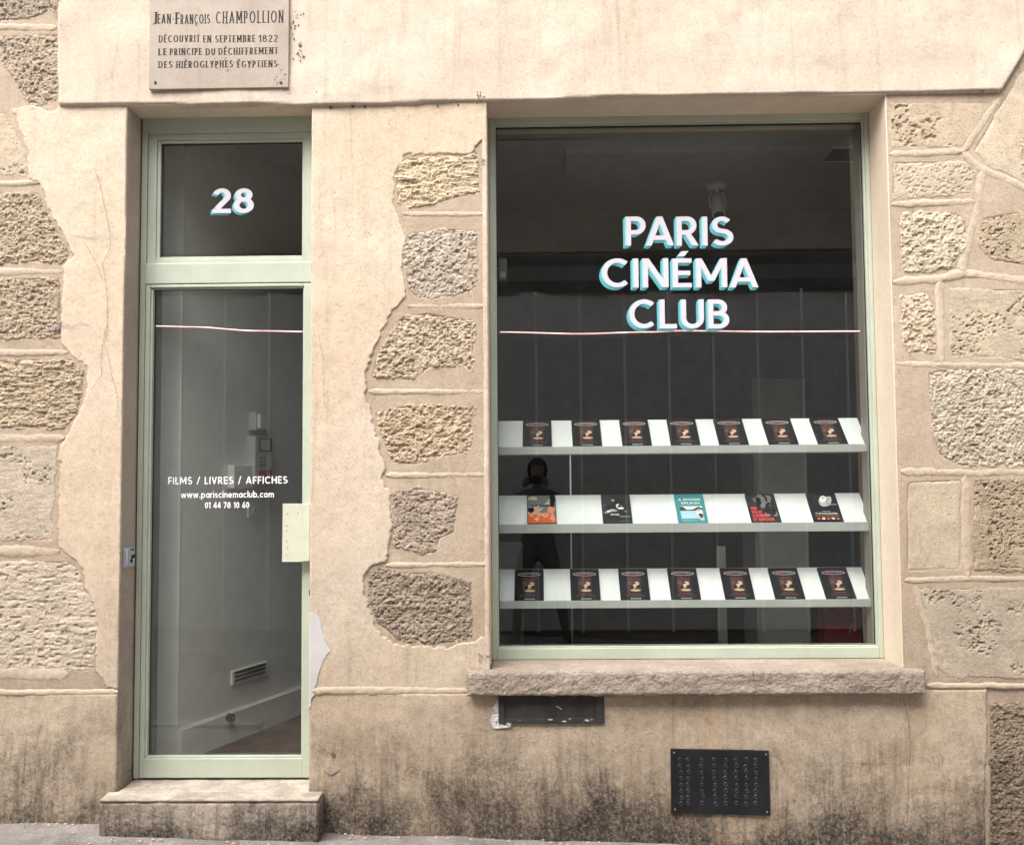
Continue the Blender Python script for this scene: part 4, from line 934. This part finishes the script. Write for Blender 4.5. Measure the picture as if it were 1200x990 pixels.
fitting('wall_vent_grille', 'small slatted vent grille low on the grey hall wall behind the door', 'vent', (270,786), (311,790), .012, M['inwall'], slats)
def phone_x(t, s0, s1, z0, z1, dep):
    mb = MB(); oblbox(mb, s0+.01, s1-.01, dep, dep+.02, z0+.01, z1-.01); mb.build('grey_cover', M['fixture'], t)
fitting('wall_sensor', 'rounded grey sensor above the alarm box on the hall wall', 'sensor', (291,483), (303,505), .05, M['plastic'], phone_x)
def alarm_x(t, s0, s1, z0, z1, dep):
    h_ = z1-z0
    mb = MB(); oblbox(mb, s0+.03, s1-.01, dep, dep+.002, z0+h_*.68, z1-h_*.03); mb.build('display_bezel', M['black'], t)
    mb = MB(); oblbox(mb, s0+.045, s1-.025, dep+.002, dep+.003, z0+h_*.71, z1-h_*.06); mb.build('display', M['plastic'], t)
    mb = MB(); oblbox(mb, s0+.03, s1-.01, dep, dep+.002, z0, z0+h_*.3); mb.build('red_panel', M['red'], t)
    mb = MB()
    for k in range(6): oblbox(mb, s0+.04+.03*(k % 2), s0+.055+.03*(k % 2), dep, dep+.003, z0+h_*(.38+.08*(k//2)), z0+h_*(.41+.08*(k//2)))
    mb.build('key', M['black'], t)
fitting('alarm_box', 'tall pale alarm control box with a red lower panel on the hall wall', 'alarm box', (288,511), (308,567), .06, M['plastic'], alarm_x)
fitting('junction_box', 'plain pale junction box left of the alarm box on the hall wall', 'junction box', (266,545), (288,572), .045, M['inwall'])
def sw(t, s0, s1, z0, z1, dep):
    mb = MB(); oblbox(mb, s0+(s1-s0)*.4, s1-(s1-s0)*.3, dep, dep+.008, z0+.03, z1-.02); mb.build('rocker', M['plastic'], t)
fitting('light_switch', 'small light switch below the alarm box on the hall wall', 'switch', (289,592), (300,606), .012, M['inwall'], sw)
s, z = oblhit(264,840); p0 = obl(s, .018); t = thing('door_stop', 'round black door stop on the skirting board behind the door', 'door stop', (p0.x, p0.y, z))
MB().tube([(p0.x,p0.y,z), tuple(obl(s,.045)+Vector((0,0,z)))], .02, 14).build('rubber_buffer', M['black'], t, True)
MB().tube([tuple(obl(s,.045)+Vector((0,0,z))), tuple(obl(s,.048)+Vector((0,0,z)))], .006, 10).build('screw', M['steel'], t, True)

# ceiling spotlight
def onplane_z(px, py, z):
    d = _r*((px-600)/FPX) + _u*((495-py)/FPX) + _fw; t = (z-EYE)/d.z; return (d.x*t, -CAMD+d.y*t)
X, Y = onplane_z(840,216,CZ)
sp = thing('ceiling_spotlight', 'small grey cylindrical spotlight hanging from the shop ceiling above the lettering', 'spotlight', (X, Y, CZ))
MB().tube([(X,Y,CZ),(X,Y,CZ-.03)], [.062,.055], 20).build('mount', M['fixture'], sp, True)
MB().tube([(X,Y,CZ-.03),(X,Y,CZ-.06)], .012, 10).build('stem', M['fixture'], sp, True)
MB().tube([(X-.03,Y,CZ-.05),(X-.045,Y,CZ-.07),(X-.045,Y-.01,CZ-.14)], .005, 6).tube([(X+.03,Y,CZ-.05),(X+.045,Y,CZ-.07),(X+.045,Y-.01,CZ-.14)], .005, 6).build('yoke', M['fixture'], sp)
MB().tube([(X,Y+.015,CZ-.06),(X,Y-.005,CZ-.12),(X-.002,Y-.05,CZ-.20)], [.034,.037,.040], 18).build('lamp_head', M['fixture'], sp, True)
MB().tube([(X-.002,Y-.050,CZ-.2005),(X-.002,Y-.0515,CZ-.203)], .030, 18).build('lens', M['black'], sp)
# ceiling vent
X, Y = onplane_z(975,178,CZ); vg = thing('ceiling_vent', 'dark rectangular vent grille in the shop ceiling at the upper right', 'vent', (X, Y, CZ))
mb = MB(); mb.box(X-.13, X+.30, Y-.10, Y+.14, CZ-.012, CZ-.001, .002); mb.build('vent_frame', M['fixture'], vg)
mb = MB(); mb.box(X-.105, X+.29, Y-.075, Y+.115, CZ-.014, CZ-.0125); mb.build('vent_opening', M['black'], vg)
# emergency lamp fixed to window side
el = thing('emergency_lamp', 'small dark box lamp inside at the left edge of the display window', 'lamp', (W(590,322,.6)[0], .6, W(590,330,.6)[1]))
x0, z1 = W(584,304,.6); x1, z0 = W(594,330,.6); mb = MB(); mb.box(x0, x1, .58, .66, z0, z1, .004); mb.build('housing', M['panel'], el); mb = MB(); mb.box(x0+.008, x1-.006, .575, .58, z0+.015, z0+.045, .001); mb.build('lens', M['plastic'], el)

# grey cabinet, posts and red bag deeper inside
def far(pa, pb, Y): x0, z1 = W(*pa, Y); x1, z0 = W(*pb, Y); return x0, x1, z0, z1
x0, x1, z0, z1 = far((881,400),(952,757),2.0)
cb = thing('tall_cabinet', 'tall plain grey cabinet standing deep inside behind the shelves', 'cabinet', ((x0+x1)/2, 2.2, FZ))
mb = MB(); mb.box(x0, x1, 2.02, 2.4, FZ, EYE+.62, .005); mb.build('carcass', M['panel'], cb)
mb = MB(); mb.box(x0+.01, x1-.01, 2.0, 2.019, FZ+.04, EYE+.6, .003); mb.build('door_panel', M['panel'], cb)
mb = MB(); mb.box(x1-.03, x1-.02, 1.98, 2.0, EYE-.35, EYE-.2, .002); mb.build('pull', M['steel'], cb)
x0, x1, z0, z1 = far((962,712),(1004,757),1.0)
bg_ = thing('red_bag', 'dark red shopping bag standing on the shop floor at the lower right of the window', 'bag', ((x0+x1)/2, 1.0, FZ+0.0))
mb = MB(); n = len(mb.v)
mb.v += [(x0+.01,.92,FZ),(x1-.01,.92,FZ),(x1-.01,1.1,FZ),(x0+.01,1.1,FZ),(x0-.002,.95,z1),(x1+.004,.94,z1-.01),(x1,1.05,z1),(x0,1.06,z1+.01)]
for f in ((0,3,2,1),(4,5,6,7),(0,1,5,4),(1,2,6,5),(2,3,7,6),(3,0,4,7)): mb.f.append(f); mb.m.append(0)
mb.build('bag_body', M['red'], bg_)
MB().tube([(x0+.03,.945,z1-.01),(x0+.04,.945,z1+.05),(x1-.05,.94,z1+.05),(x1-.04,.94,z1-.01)], .004, 6).build('handle', M['black'], bg_)
MB().tube([(x1-.06,.935,z1-.12),(x1-.04,.934,z1-.07)], .003, 5).build('tag', M['plastic'], bg_)
x, z = W(668.5,560,.95)
ps = thing('display_pole', 'thin pale metal pole standing inside behind the shelves on the left', 'pole', (x, .95, FZ))
MB().tube([(x,.95,FZ+.01),(x,.95,EYE+.18)], .004, 8).build('shaft', M['fixture'], ps, True); MB().tube([(x,.95,FZ),(x,.95,FZ+.01)], .09, 20).build('foot', M['fixture'], ps)
x, z = W(846,700,1.5)
st = thing('floor_stand', 'narrow grey panel stand on the shop floor in the middle behind the lower shelf', 'stand', (x, 1.5, FZ))
mb = MB(); mb.box(x-.025, x+.025, 1.49, 1.51, FZ+.02, W(846,640,1.5)[1], .002); mb.build('post', M['panel'], st); mb = MB(); mb.box(x-.12, x+.12, 1.4, 1.6, FZ, FZ+.02, .004); mb.build('foot', M['panel'], st)
x0, x1, z0, z1 = far((586,640),(613,740),1.1)
bx = thing('cardboard_box', 'dull grey box on the shop floor at the lower left of the window', 'box', ((x0+x1)/2, 1.2, FZ))
mb = MB(); mb.box(x0-.2, x1, 1.1, 1.4, FZ, z1, .004); mb.build('carton', M['panel'], bx); mb = MB(); mb.box(x0-.19, x1-.01, 1.11, 1.39, z1+.001, z1+.006, .001); mb.build('lid_flap', M['inbeam'], bx)

# ================================================================== display shelves and discs
SY = .36; TA = rad(42.5); LB = .205
SW = {'top': (522.5, 531), 'middle': (613.5, 623.5), 'bottom': (703.5, 712)}
sxl, sxr = wx0-.02, wx1+.045
SHN = {}
for nm, (pa, pb) in SW.items():
    z1 = W(800, pa, SY)[1]; z0 = W(800, pb, SY)[1]
    t = thing('display_shelf', {'top': 'top sloping white display shelf in the shop window, uppermost of the three', 'middle': 'middle sloping white display shelf holding five differently coloured cases',
        'bottom': 'bottom sloping white display shelf in the shop window, nearest the sill'}[nm], 'shelf', (.7, SY, z0), 'sloping display shelves in the window')
    mb = MB(); mb.box(sxl, sxr, SY, SY+.014, z0, z1+.002, .0015); mb.build('front_lip', M['lip'], t)
    mb = MB(); n = 0
    c, s = math.cos(TA), math.sin(TA); a = (SY+.014, z1-.006); th = .012
    P = [(a[0], a[1]), (a[0]+c*LB, a[1]+s*LB), (a[0]+c*LB+s*th, a[1]+s*LB-c*th), (a[0]+s*th, a[1]-c*th)]
    mb.v += [(sxl, y, z) for y, z in P]+[(sxr, y, z) for y, z in P]
    for f in ((0,1,2,3),(7,6,5,4),(0,4,5,1),(1,5,6,2),(2,6,7,3),(3,7,4,0)): mb.f.append(f); mb.m.append(0)
    mb.build('sloping_board', M['shelf'], t)
    mb = MB(); mb.box(sxl, sxr, SY+.014, SY+.20, z0, z0+.010, .001); mb.build('base_board', M['lip'], t)
    for sx in (sxl-.012, sxr): mb = MB(); mb.prism([(0,0)]*0 or [(sx,z0-.0),(sx+.012,z0-.0),(sx+.012,z1+.02),(sx,z1+.02)], SY-.001, SY+.2); mb.build('end_bracket', M['lip'], t)
    SHN[nm] = (a[0], a[1])
# local frame of a disc case lying on the slope: u right, v up the slope, w out of the board
CW, CH, CT = .136, .192, .014
def place(o, nm, px):
    y, z = SHN[nm]; o.location = (px, y, z); o.rotation_euler = (TA, 0, 0); o.rotation_euler.rotate_axis('Z', random.uniform(-.012, .012))
def case_at(name, label, nm, x):
    t = thing(name, label, 'dvd'); t['group'] = 'film cases on the window shelves'
    return t
def lmesh(name, mb, mat, parent):          # local mesh: x = u, y = v (up the slope), z = w (out)
    me = bpy.data.meshes.new(name); me.from_pydata(mb.v, [], mb.f); 
    for x in (mat if isinstance(mat, list) else [mat]): me.materials.append(x)
    me.polygons.foreach_set('material_index', mb.m); me.update()
    o = bpy.data.objects.new(name, me); C.objects.link(o); o.parent = parent; return o
def flatm(name, c, rough=.35, var=0): return simple(name, c, rough, 0, var)
def flat2(n, c):
    m_ = flatm(n, c, .6); m_.node_tree.nodes['Principled BSDF'].inputs['Specular IOR Level'].default_value = .15; return m_
K = {k: flat2('print_'+k, c) for k, c in dict(black=(.004,.004,.006), red=(.42,.05,.04), dim=(.10,.09,.09), brown=(.13,.070,.048), brown2=(.20,.115,.085), cream=(.62,.47,.32), rust=(.075,.03,.024), grey=(.17,.18,.18), lgrey=(.45,.45,.44),
      teal=(.045,.27,.30), sky=(.42,.62,.72), white=(.8,.8,.78), green=(.03,.06,.03), tgreen=(.12,.32,.18), orange=(.66,.12,.04), peach=(.70,.30,.16), coral=(.72,.06,.05), dgrey=(.02,.022,.024), olive=(.2,.19,.14), silver=(.50,.54,.58)).items()}
def blob(mb, cx, cy, rx, ry, lv, mi, seed=0, n=14, jag=.25, rot=0):
    rn = random.Random(seed); z = CT+.0003+lv*.00012; pts = []
    for i in range(n):
        a = 2*math.pi*i/n; q = 1+rn.uniform(-jag, jag); x, y = rx*math.cos(a)*q, ry*math.sin(a)*q
        pts.append((cx+x*math.cos(rot)-y*math.sin(rot), cy+x*math.sin(rot)+y*math.cos(rot), z))
    mb.quad(pts, mi)
def ptx(mb, text, x, y, hgt, width, lv, mi, wgt=.17, nr=1.0):
    g = Glyphs(wgt, 1, False, nr); wd, st = g.line(text, .12); sx = width/wd
    for k, stroke in enumerate(st):
        for poly in stroke: mb.quad([(x+a*sx, y+b*hgt, CT+.0003+lv*.00012+(k % 5)*.00002) for a, b in poly], mi)
def rect(mb, x0, x1, y0, y1, lv, mi): z = CT+.0003+lv*.00012; mb.quad([(x0,y0,z),(x1,y0,z),(x1,y1,z),(x0,y1,z)], mi)
def casebody(t, spine='black', y0=0):
    mb = MB(); mb.box(-CW/2, CW/2, y0, CH, 0.001, CT, .0015); o = lmesh('case', mb, K[spine], t)
def film_a():
    t = case_at('film_case', '', '', 0); casebody(t)
    mb = MB(); ks = ['black','silver','red','rust','brown','brown2','cream','black','lgrey','dim']; idx = {k:i for i, k in enumerate(ks)}
    # ring of the logo
    for i in range(28):
        a, b_ = 2*math.pi*i/28, 2*math.pi*(i+1)/28; z = CT+.0005
        mb.quad([(.054*math.cos(a), .158+.0125*math.sin(a), z), (.054*math.cos(b_), .158+.0125*math.sin(b_), z), (.049*math.cos(b_), .158+.0095*math.sin(b_), z), (.049*math.cos(a), .158+.0095*math.sin(a), z)], 1)
    rn = random.Random(4)
    for i in range(9): blob(mb, -.034+i*.0085, .158+(.006 if i in (3,4,5) else 0)*1, 0.0034, .0062, 4+i % 2, 2, i, 8, .3)
    for i in range(9): blob(mb, -.034+i*.0085, .160, .0014, .0045, 7, 8, i+30, 6, .3)
    rect(mb, -.031, .031, .048, .136, 2, 3)
    for i in range(16): blob(mb, rn.uniform(-.023,.023), rn.uniform(.055,.128), rn.uniform(.004,.009), rn.uniform(.005,.014), 3+i*.1, rn.choice([3,5,5,4,3]), i, 9, .4)
    blob(mb, -.012, .122, .006, .007, 6, 3, 8, 10); blob(mb, .010, .122, .006, .007, 6, 3, 9, 10)
    blob(mb, .012, .098, .013, .011, 7, 6, 3, 12, .25); blob(mb, .000, .080, .008, .017, 8, 6, 5, 10, .3, -.5); blob(mb, .003, .056, .022, .006, 9, 6, 6, 12, .2)
    blob(mb, -.010, .074, .010, .012, 10, 7, 7, 10, .3); blob(mb, .020, .078, .009, .010, 11, 7, 12, 10, .3); blob(mb, .004, .098, .005, .004, 12, 7, 2, 8, .2)
    rect(mb, -.030, .030, .036, .0385, 3, 2); rect(mb, -.044, .044, .027, .0295, 3, 9)
    for i in range(12): rect(mb, -.048+i*.008, -.043+i*.008, .020, .0225, 3, 9)
    for i in range(5): rect(mb, -.022+i*.010, -.0145+i*.010, .0045, .010, 3, 8)
    lmesh('cover_print', mb, [K[k] for k in ks], t); return t
def copytree(src):
    c = src.copy(); C.objects.link(c)
    for ch in list(src.children):
        d = ch.copy(); C.objects.link(d); d.parent = c
    return c
ORD = ['first', 'second', 'third', 'fourth', 'fifth', 'sixth', 'seventh']
proto = film_a(); used = False
for nm, pxs in (('top', [629.5,688,746,802.5,859,917,974.5]), ('bottom', [620,686,744,803,866,924.5,984])):
    for i, px in enumerate(pxs):
        o = proto if not used else copytree(proto); used = True
        py = 515 if nm == 'top' else 692
        # centre of the case on the slope, a little up the board
        y, z = SHN[nm]; Yc = y+math.cos(TA)*.03
        X = W(px+ (0), py, Yc)[0]; place(o, nm, X)
        o['label'] = f'black film case with red oval logo, ' + ('leftmost' if i == 0 else 'rightmost' if i == 6 else f'{ORD[i]} from the left') + f' on the {nm} shelf'
        o['category'] = 'dvd'; o['group'] = 'black film cases with oval logo'
# the five on the middle shelf
def mid(label, px, fn, spine='black'):
    t = thing('film_case', label, 'dvd'); t['group'] = 'five different film cases on the middle shelf'; casebody(t, spine); mb = MB(); ks = fn(mb)
    lmesh('cover_print', mb, [K[k] for k in ks], t)
    y, z = SHN['middle']; place(t, 'middle', W(px, 606, y+math.cos(TA)*.03)[0])
def cov1(mb):
    ks = ['black','grey','lgrey','orange','peach','cream','olive']; rn = random.Random(2)
    rect(mb, -.066, .066, .003, .189, 0, 1)
    for i in range(26):
        x = rn.uniform(-.05,.05); y = rn.uniform(.085,.175); blob(mb, x, y, rn.uniform(.010,.022), rn.uniform(.005,.010), 1+i*.2, rn.choice([2,2,5,1,6]), i, 10, .3, .6)
    rect(mb, -.066, .066, .003, .05, 7, 3)
    for i in range(22):
        x = rn.uniform(-.052,.052); y = rn.uniform(.02,.10); blob(mb, x, y, rn.uniform(.008,.016), rn.uniform(.010,.020), 8+i*.2, rn.choice([4,5,3,4]), i+50, 10, .35, rn.uniform(0,1))
    blob(mb, .052, .15, .013, .035, 14, 0, 5, 12, .3); blob(mb, -.05, .09, .013, .02, 14, 0, 6, 12, .3)
    ptx(mb, 'NATURE', -.052, .112, .012, .104, 18, 0, .24); return ks
def cov2(mb):
    ks = ['black','white','lgrey','tgreen','dgrey','grey']; rn = random.Random(8); rect(mb, -.066, .066, .003, .189, 0, 4)
    blob(mb, .005, .09, .055, .07, 1, 0, 3, 16, .3)
    for (x, y, a, b_, c) in [(.015,.108,.018,.020,1),(-.02,.085,.024,.010,2),(.028,.098,.016,.010,1),(-.012,.15,.012,.006,2),(-.05,.118,.010,.004,5),(-.035,.078,.016,.006,1),(.04,.075,.006,.008,5),(-.052,.068,.014,.003,2)]:
        for k in range(3): blob(mb, x+rn.uniform(-.006,.006), y+rn.uniform(-.004,.004), a*.6, b_*.6, 3+k, c, int(x*1000)+k+90, 9, .45)
    blob(mb, .014, .112, .008, .010, 8, 4, 33, 9, .4)
    ptx(mb, 'PETER', -.030, .050, .010, .040, 9, 1, .2); ptx(mb, "D'UN", .012, .038, .010, .046, 9, 3, .2) if False else rect(mb, .012, .058, .038, .046, 9, 3)
    rect(mb, .010, .050, .012, .015, 9, 5); return ks
def cov3(mb):
    ks = ['teal','white','sky','green','peach','cream','rust','tgreen']; rect(mb, -.066, .066, .003, .189, 0, 0); rect(mb, -.052, .052, .026, .108, 1, 2); rect(mb, -.052, .052, .078, .108, 2, 1)
    z = CT+.0003+3*.00012
    mb.quad([(-.052,.078,z),(.052,.078,z),(.052,.094,z),(.035,.106,z),(.01,.088,z),(-.02,.084,z),(-.035,.104,z),(-.052,.107,z)], 3)
    for i in range(6): rect(mb, -.045+i*.012, -.037+i*.012, .038+(i % 3)*.008, .040+(i % 3)*.008, 4, 1)
    blob(mb, .036, .062, .012, .030, 5, 1, 2, 10, .25); blob(mb, .040, .045, .012, .016, 6, 6, 3, 9, .3); blob(mb, .034, .082, .006, .010, 6, 4, 4, 9, .2); blob(mb, .042, .020, .012, .007, 6, 5, 6, 9, .2)
    ptx(mb, 'A BIGGER', -.054, .146, .014, .106, 4, 1, .17); ptx(mb, 'SPLASH', -.042, .122, .014, .086, 4, 1, .17); rect(mb, -.03, .03, .172, .175, 3, 7); rect(mb, -.05, .02, .012, .0145, 3, 2); return ks
def cov4(mb):
    ks = ['dgrey','coral','black','grey']; rect(mb, -.066, .066, .003, .189, 0, 0); rn = random.Random(3)
    for i in range(14): blob(mb, rn.uniform(-.02,.055), rn.uniform(.05,.175), rn.uniform(.008,.02), rn.uniform(.01,.03), 1+i*.1, rn.choice([0,2,3]), i, 8, .4)
    blob(mb, .022, .110, .009, .010, 4, 2, 3, 12, .15); blob(mb, .020, .080, .014, .028, 4, 2, 4, 12, .2); blob(mb, .045, .07, .010, .02, 4, 2, 5, 12, .2)
    for k, (tx, wd) in enumerate((('UN', .026), ('VRAI', .046), ('CRIME', .064), ("D'AMOUR", .096))): ptx(mb, tx, -.058, .082-k*.0245, .019, wd, 6, 1, .27)
    return ks
def cov5(mb):
    ks = ['black','lgrey','white','dgrey','orange','cream','grey']; rect(mb, -.066, .066, .003, .189, 0, 0)
    blob(mb, .012, .140, .028, .044, 1, 1, 3, 18, .06, -.5); blob(mb, .004, .150, .016, .026, 2, 2, 4, 14, .08, -.5); blob(mb, -.034, .165, .012, .022, 3, 3, 5, 10, .2, .3)
    blob(mb, .026, .178, .018, .012, 3, 0, 6, 10, .2); blob(mb, .006, .158, .008, .003, 4, 0, 7, 8, .1, -.3); blob(mb, .024, .150, .006, .0025, 4, 0, 8, 8, .1, -.3)
    blob(mb, .020, .118, .008, .0035, 4, 3, 9, 8, .1, -.2); blob(mb, .016, .134, .003, .008, 4, 6, 10, 8, .1, -.5); rect(mb, .028, .060, .112, .114, 5, 2)
    ptx(mb, 'CAVALDON', -.052, .046, .013, .100, 5, 2, .14); rect(mb, -.02, .02, .066, .069, 3, 1); rect(mb, -.055, .055, .034, .037, 3, 4)
    for i, c in enumerate((4,2,4,2,4)): blob(mb, -.044+i*.022, .020, .008, .006, 4, c, i, 8, .3)
    return ks
mid('film case with grey clouded top and orange lower cover on the middle shelf', 635, cov1)
mid('black film case with a white splash picture on the middle shelf', 723.5, cov2)
mid('teal film case titled A BIGGER SPLASH with a pool picture on the middle shelf', 811.5, cov3, 'teal')
mid('dark grey film case with stacked red title letters on the middle shelf', 897, cov4)
mid('black film case with a pale tilted face on its cover, rightmost on the middle shelf', 969.5, cov5)

# ================================================================== opposite side of the street (seen reflected in the glass)
OY = -4.95
op = thing('opposite_building', 'stone building across the street seen only as a dim reflection in the glass', 'building', (0, OY-.3, 0))
mb = MB(); mb.box(-7, 7, OY-.5, OY, -.4, 5.6); mb.build('wall', M['opp'], op)
mb = MB(); mb.box(-7, 7, OY-.001, OY+.09, 3.72, 3.86, .01); mb.box(-7, 7, OY-.001, OY+.05, 3.62, 3.719, .01); mb.build('string_course', M['opp'], op)
mb = MB(); mb.box(-7, 7, OY-.001, OY+.035, -.3, .18, .01); mb.build('plinth', M['opp'], op)
hd_ = thing('metal_hoarding', 'pale sheet metal hoarding across the street seen reflected in the glass', 'hoarding', (0, OY+.1, 0))
for k in range(-14, 15):
    x = k*.43+.06
    mb = MB(); mb.box(x+.012, x+.418, OY+.10, OY+.115, .05, 3.32, .003); mb.build('panel', M['metal_sheet'], hd_)
    mb = MB(); mb.box(x-.012, x+.012, OY+.10, OY+.135, .03, 3.33, .004); mb.build('seam_strip', M['batten'], hd_)
# slack tarpaulin over the hoarding's top
X, Z = np.meshgrid(np.linspace(-6.8, 6.8, 240), np.linspace(3.30, 3.66, 14)); Yt = OY+.15+.035*np.sin(X*5+Z*9)+.03*fbm(X, Z*3, 3, 3, .6, 2)
I = np.arange(X.size).reshape(X.shape); q = np.stack([I[:-1,:-1], I[1:,:-1], I[1:,1:], I[:-1,1:]], -1).reshape(-1, 4)
tp = mesh('tarpaulin', np.stack([X.ravel(), Yt.ravel(), Z.ravel()], 1), q, M['tarp'], None, True)
sm_ = tp.modifiers.new('thick', 'SOLIDIFY'); sm_.thickness = .004
tag(tp, 'dark slack tarpaulin along the top of the hoarding across the street', 'tarpaulin')

# ================================================================== the photographer, seen as a faint reflection
def skinned(name, nodes, edges, mat, parent, root=0, sub=2, loc=(0,0,0)):
    me = bpy.data.meshes.new(name); me.from_pydata([n[:3] for n in nodes], edges, []); me.materials.append(mat)
    o = bpy.data.objects.new(name, me); C.objects.link(o); o.parent = parent
    o.modifiers.new('skin', 'SKIN'); sv = me.skin_vertices[0].data
    for i, n in enumerate(nodes):
        r = n[3]; sv[i].radius = (r, r) if not isinstance(r, tuple) else r; sv[i].use_root = (i == root)
    s = o.modifiers.new('sub', 'SUBSURF'); s.levels = sub; s.render_levels = sub
    me.polygons.foreach_set('use_smooth', [True]*len(me.polygons)); return o
pg = ground_z(.1)-.0
PB = (.06, -4.50, pg)
person = thing('person', 'person in dark clothes holding up a phone with both hands, legs apart, seen faintly reflected', 'person', PB)
GZ = lambda z: z*.955
def V4(x, y, z, r): return (x, y, GZ(z), r)
body = [V4(0,0,.95,(.155,.11)), V4(0,.0,1.12,(.135,.095)), V4(0,-.0,1.30,(.165,.105)), V4(0,-.01,1.42,(.12,.085)), V4(0,0,1.49,.052), V4(0,.01,1.545,.050),
        V4(-.19,-.01,1.395,.058), V4(-.26,.03,1.17,.047), V4(-.115,.22,1.36,.034), V4(.19,-.01,1.395,.058), V4(.26,.03,1.17,.047), V4(.075,.22,1.36,.034),
        V4(-.10,0,.86,.092), V4(-.17,.01,.50,.060), V4(-.21,-.02,.10,.040), V4(.10,0,.86,.092), V4(.19,.01,.50,.060), V4(.25,-.02,.10,.040)]
be = [(0,1),(1,2),(2,3),(3,4),(4,5),(3,6),(6,7),(7,8),(3,9),(9,10),(10,11),(0,12),(12,13),(13,14),(0,15),(15,16),(16,17)]
skinned('clothed_body', body, be, M['cloth'], person)
for sx, fx in ((-1,-.21),(1,.25)):
    skinned('shoe', [(fx,-.05,.045,(.04,.042)),(fx+sx*.02,.06,.04,(.045,.035)),(fx+sx*.035,.15,.032,(.04,.025))], [(0,1),(1,2)], M['hair'], person)
bm_ = bmesh.new(); bmesh.ops.create_uvsphere(bm_, u_segments=28, v_segments=20, radius=1)
for v in bm_.verts:
    x, y, z = v.co; jaw = 1-.28*max(0, -z)**1.2
    yy = y*.098; 
    if y > .75 and abs(x) < .22 and -.35 < z < .12: yy += .016*(1-abs(x)/.22)*(1-abs(z+.15)/.3)          # nose
    if y > .6 and .08 < z < .28 and .18 < abs(x) < .5: yy -= .008                                       # eye sockets
    if y > .7 and -.55 < z < -.42 and abs(x) < .3: yy += .004                                           # mouth
    v.co = Vector((x*.074*jaw, yy*(1-.1*max(0,-z)), z*.115))
HZ = GZ(1.66)
mb = MB(); mb.bm(bm_); mb.v = [(x, y+.02, z+HZ) for x, y, z in mb.v]
def lsm(name, mb, mat, parent):
    o = lmesh(name, mb, mat, parent); o.data.polygons.foreach_set('use_smooth', [True]*len(o.data.polygons)); return o
lsm('head', mb, M['skin'], person)
bm_ = bmesh.new(); bmesh.ops.create_uvsphere(bm_, u_segments=24, v_segments=16, radius=1)
for v in bm_.verts:
    x, y, z = v.co; v.co = Vector((x*.097, y*.110-.012, z*.122+.004))
bmesh.ops.delete(bm_, geom=[v for v in bm_.verts if v.co.y > .05 and v.co.z < .05], context='VERTS')
mb = MB(); mb.bm(bm_); mb.v = [(x, y+.02, z+HZ) for x, y, z in mb.v]; lsm('hair', mb, M['hair'], person)
for s in (-1, 1):
    hx = -.02+s*.083; hz = EYE-pg-.03; hy = .265-.02
    nodes = [(hx+s*.02, .225, hz-.05, .026), (hx+s*.012, .245, hz-.005, (.036,.017)), (hx+s*.008, .25, hz+.03, (.036,.014))]; ed = [(0,1),(1,2)]
    for k, ln in enumerate((.9, 1.0, .95, .75)):
        a = hz+.045-.022*k; n = len(nodes)
        nodes += [(hx+s*.004, .262, a, .009), (hx-s*.010, .276*1.0, a+.004*ln, .0085), (hx-s*(.010+.022*ln), .272, a+.006, .0075)]; ed += [(2 if k < 2 else 1, n), (n,n+1), (n+1,n+2)]
    n = len(nodes); nodes += [(hx-s*.004, .245, hz-.02, .011), (hx-s*.028, .247, hz-.004, .010), (hx-s*.044, .250, hz+.012, .0085)]; ed += [(1,n),(n,n+1),(n+1,n+2)]
    skinned('hand', nodes, ed, M['skin'], person, 0, 1)
ph = thing('phone', 'dark phone held up in front of the face of the reflected person', 'phone', (PB[0]-.02, PB[1]+.262, EYE-.04))
mb = MB(); mb.box(PB[0]-.02-.075, PB[0]-.02+.075, PB[1]+.258, PB[1]+.266, EYE-.045, EYE+.03, .003); mb.build('phone_body', M['black'], ph)
mb = MB(); mb.box(PB[0]-.02-.070, PB[0]-.02+.070, PB[1]+.2565, PB[1]+.2575, EYE-.041, EYE+.026); mb.build('screen', M['bluegrey'], ph)
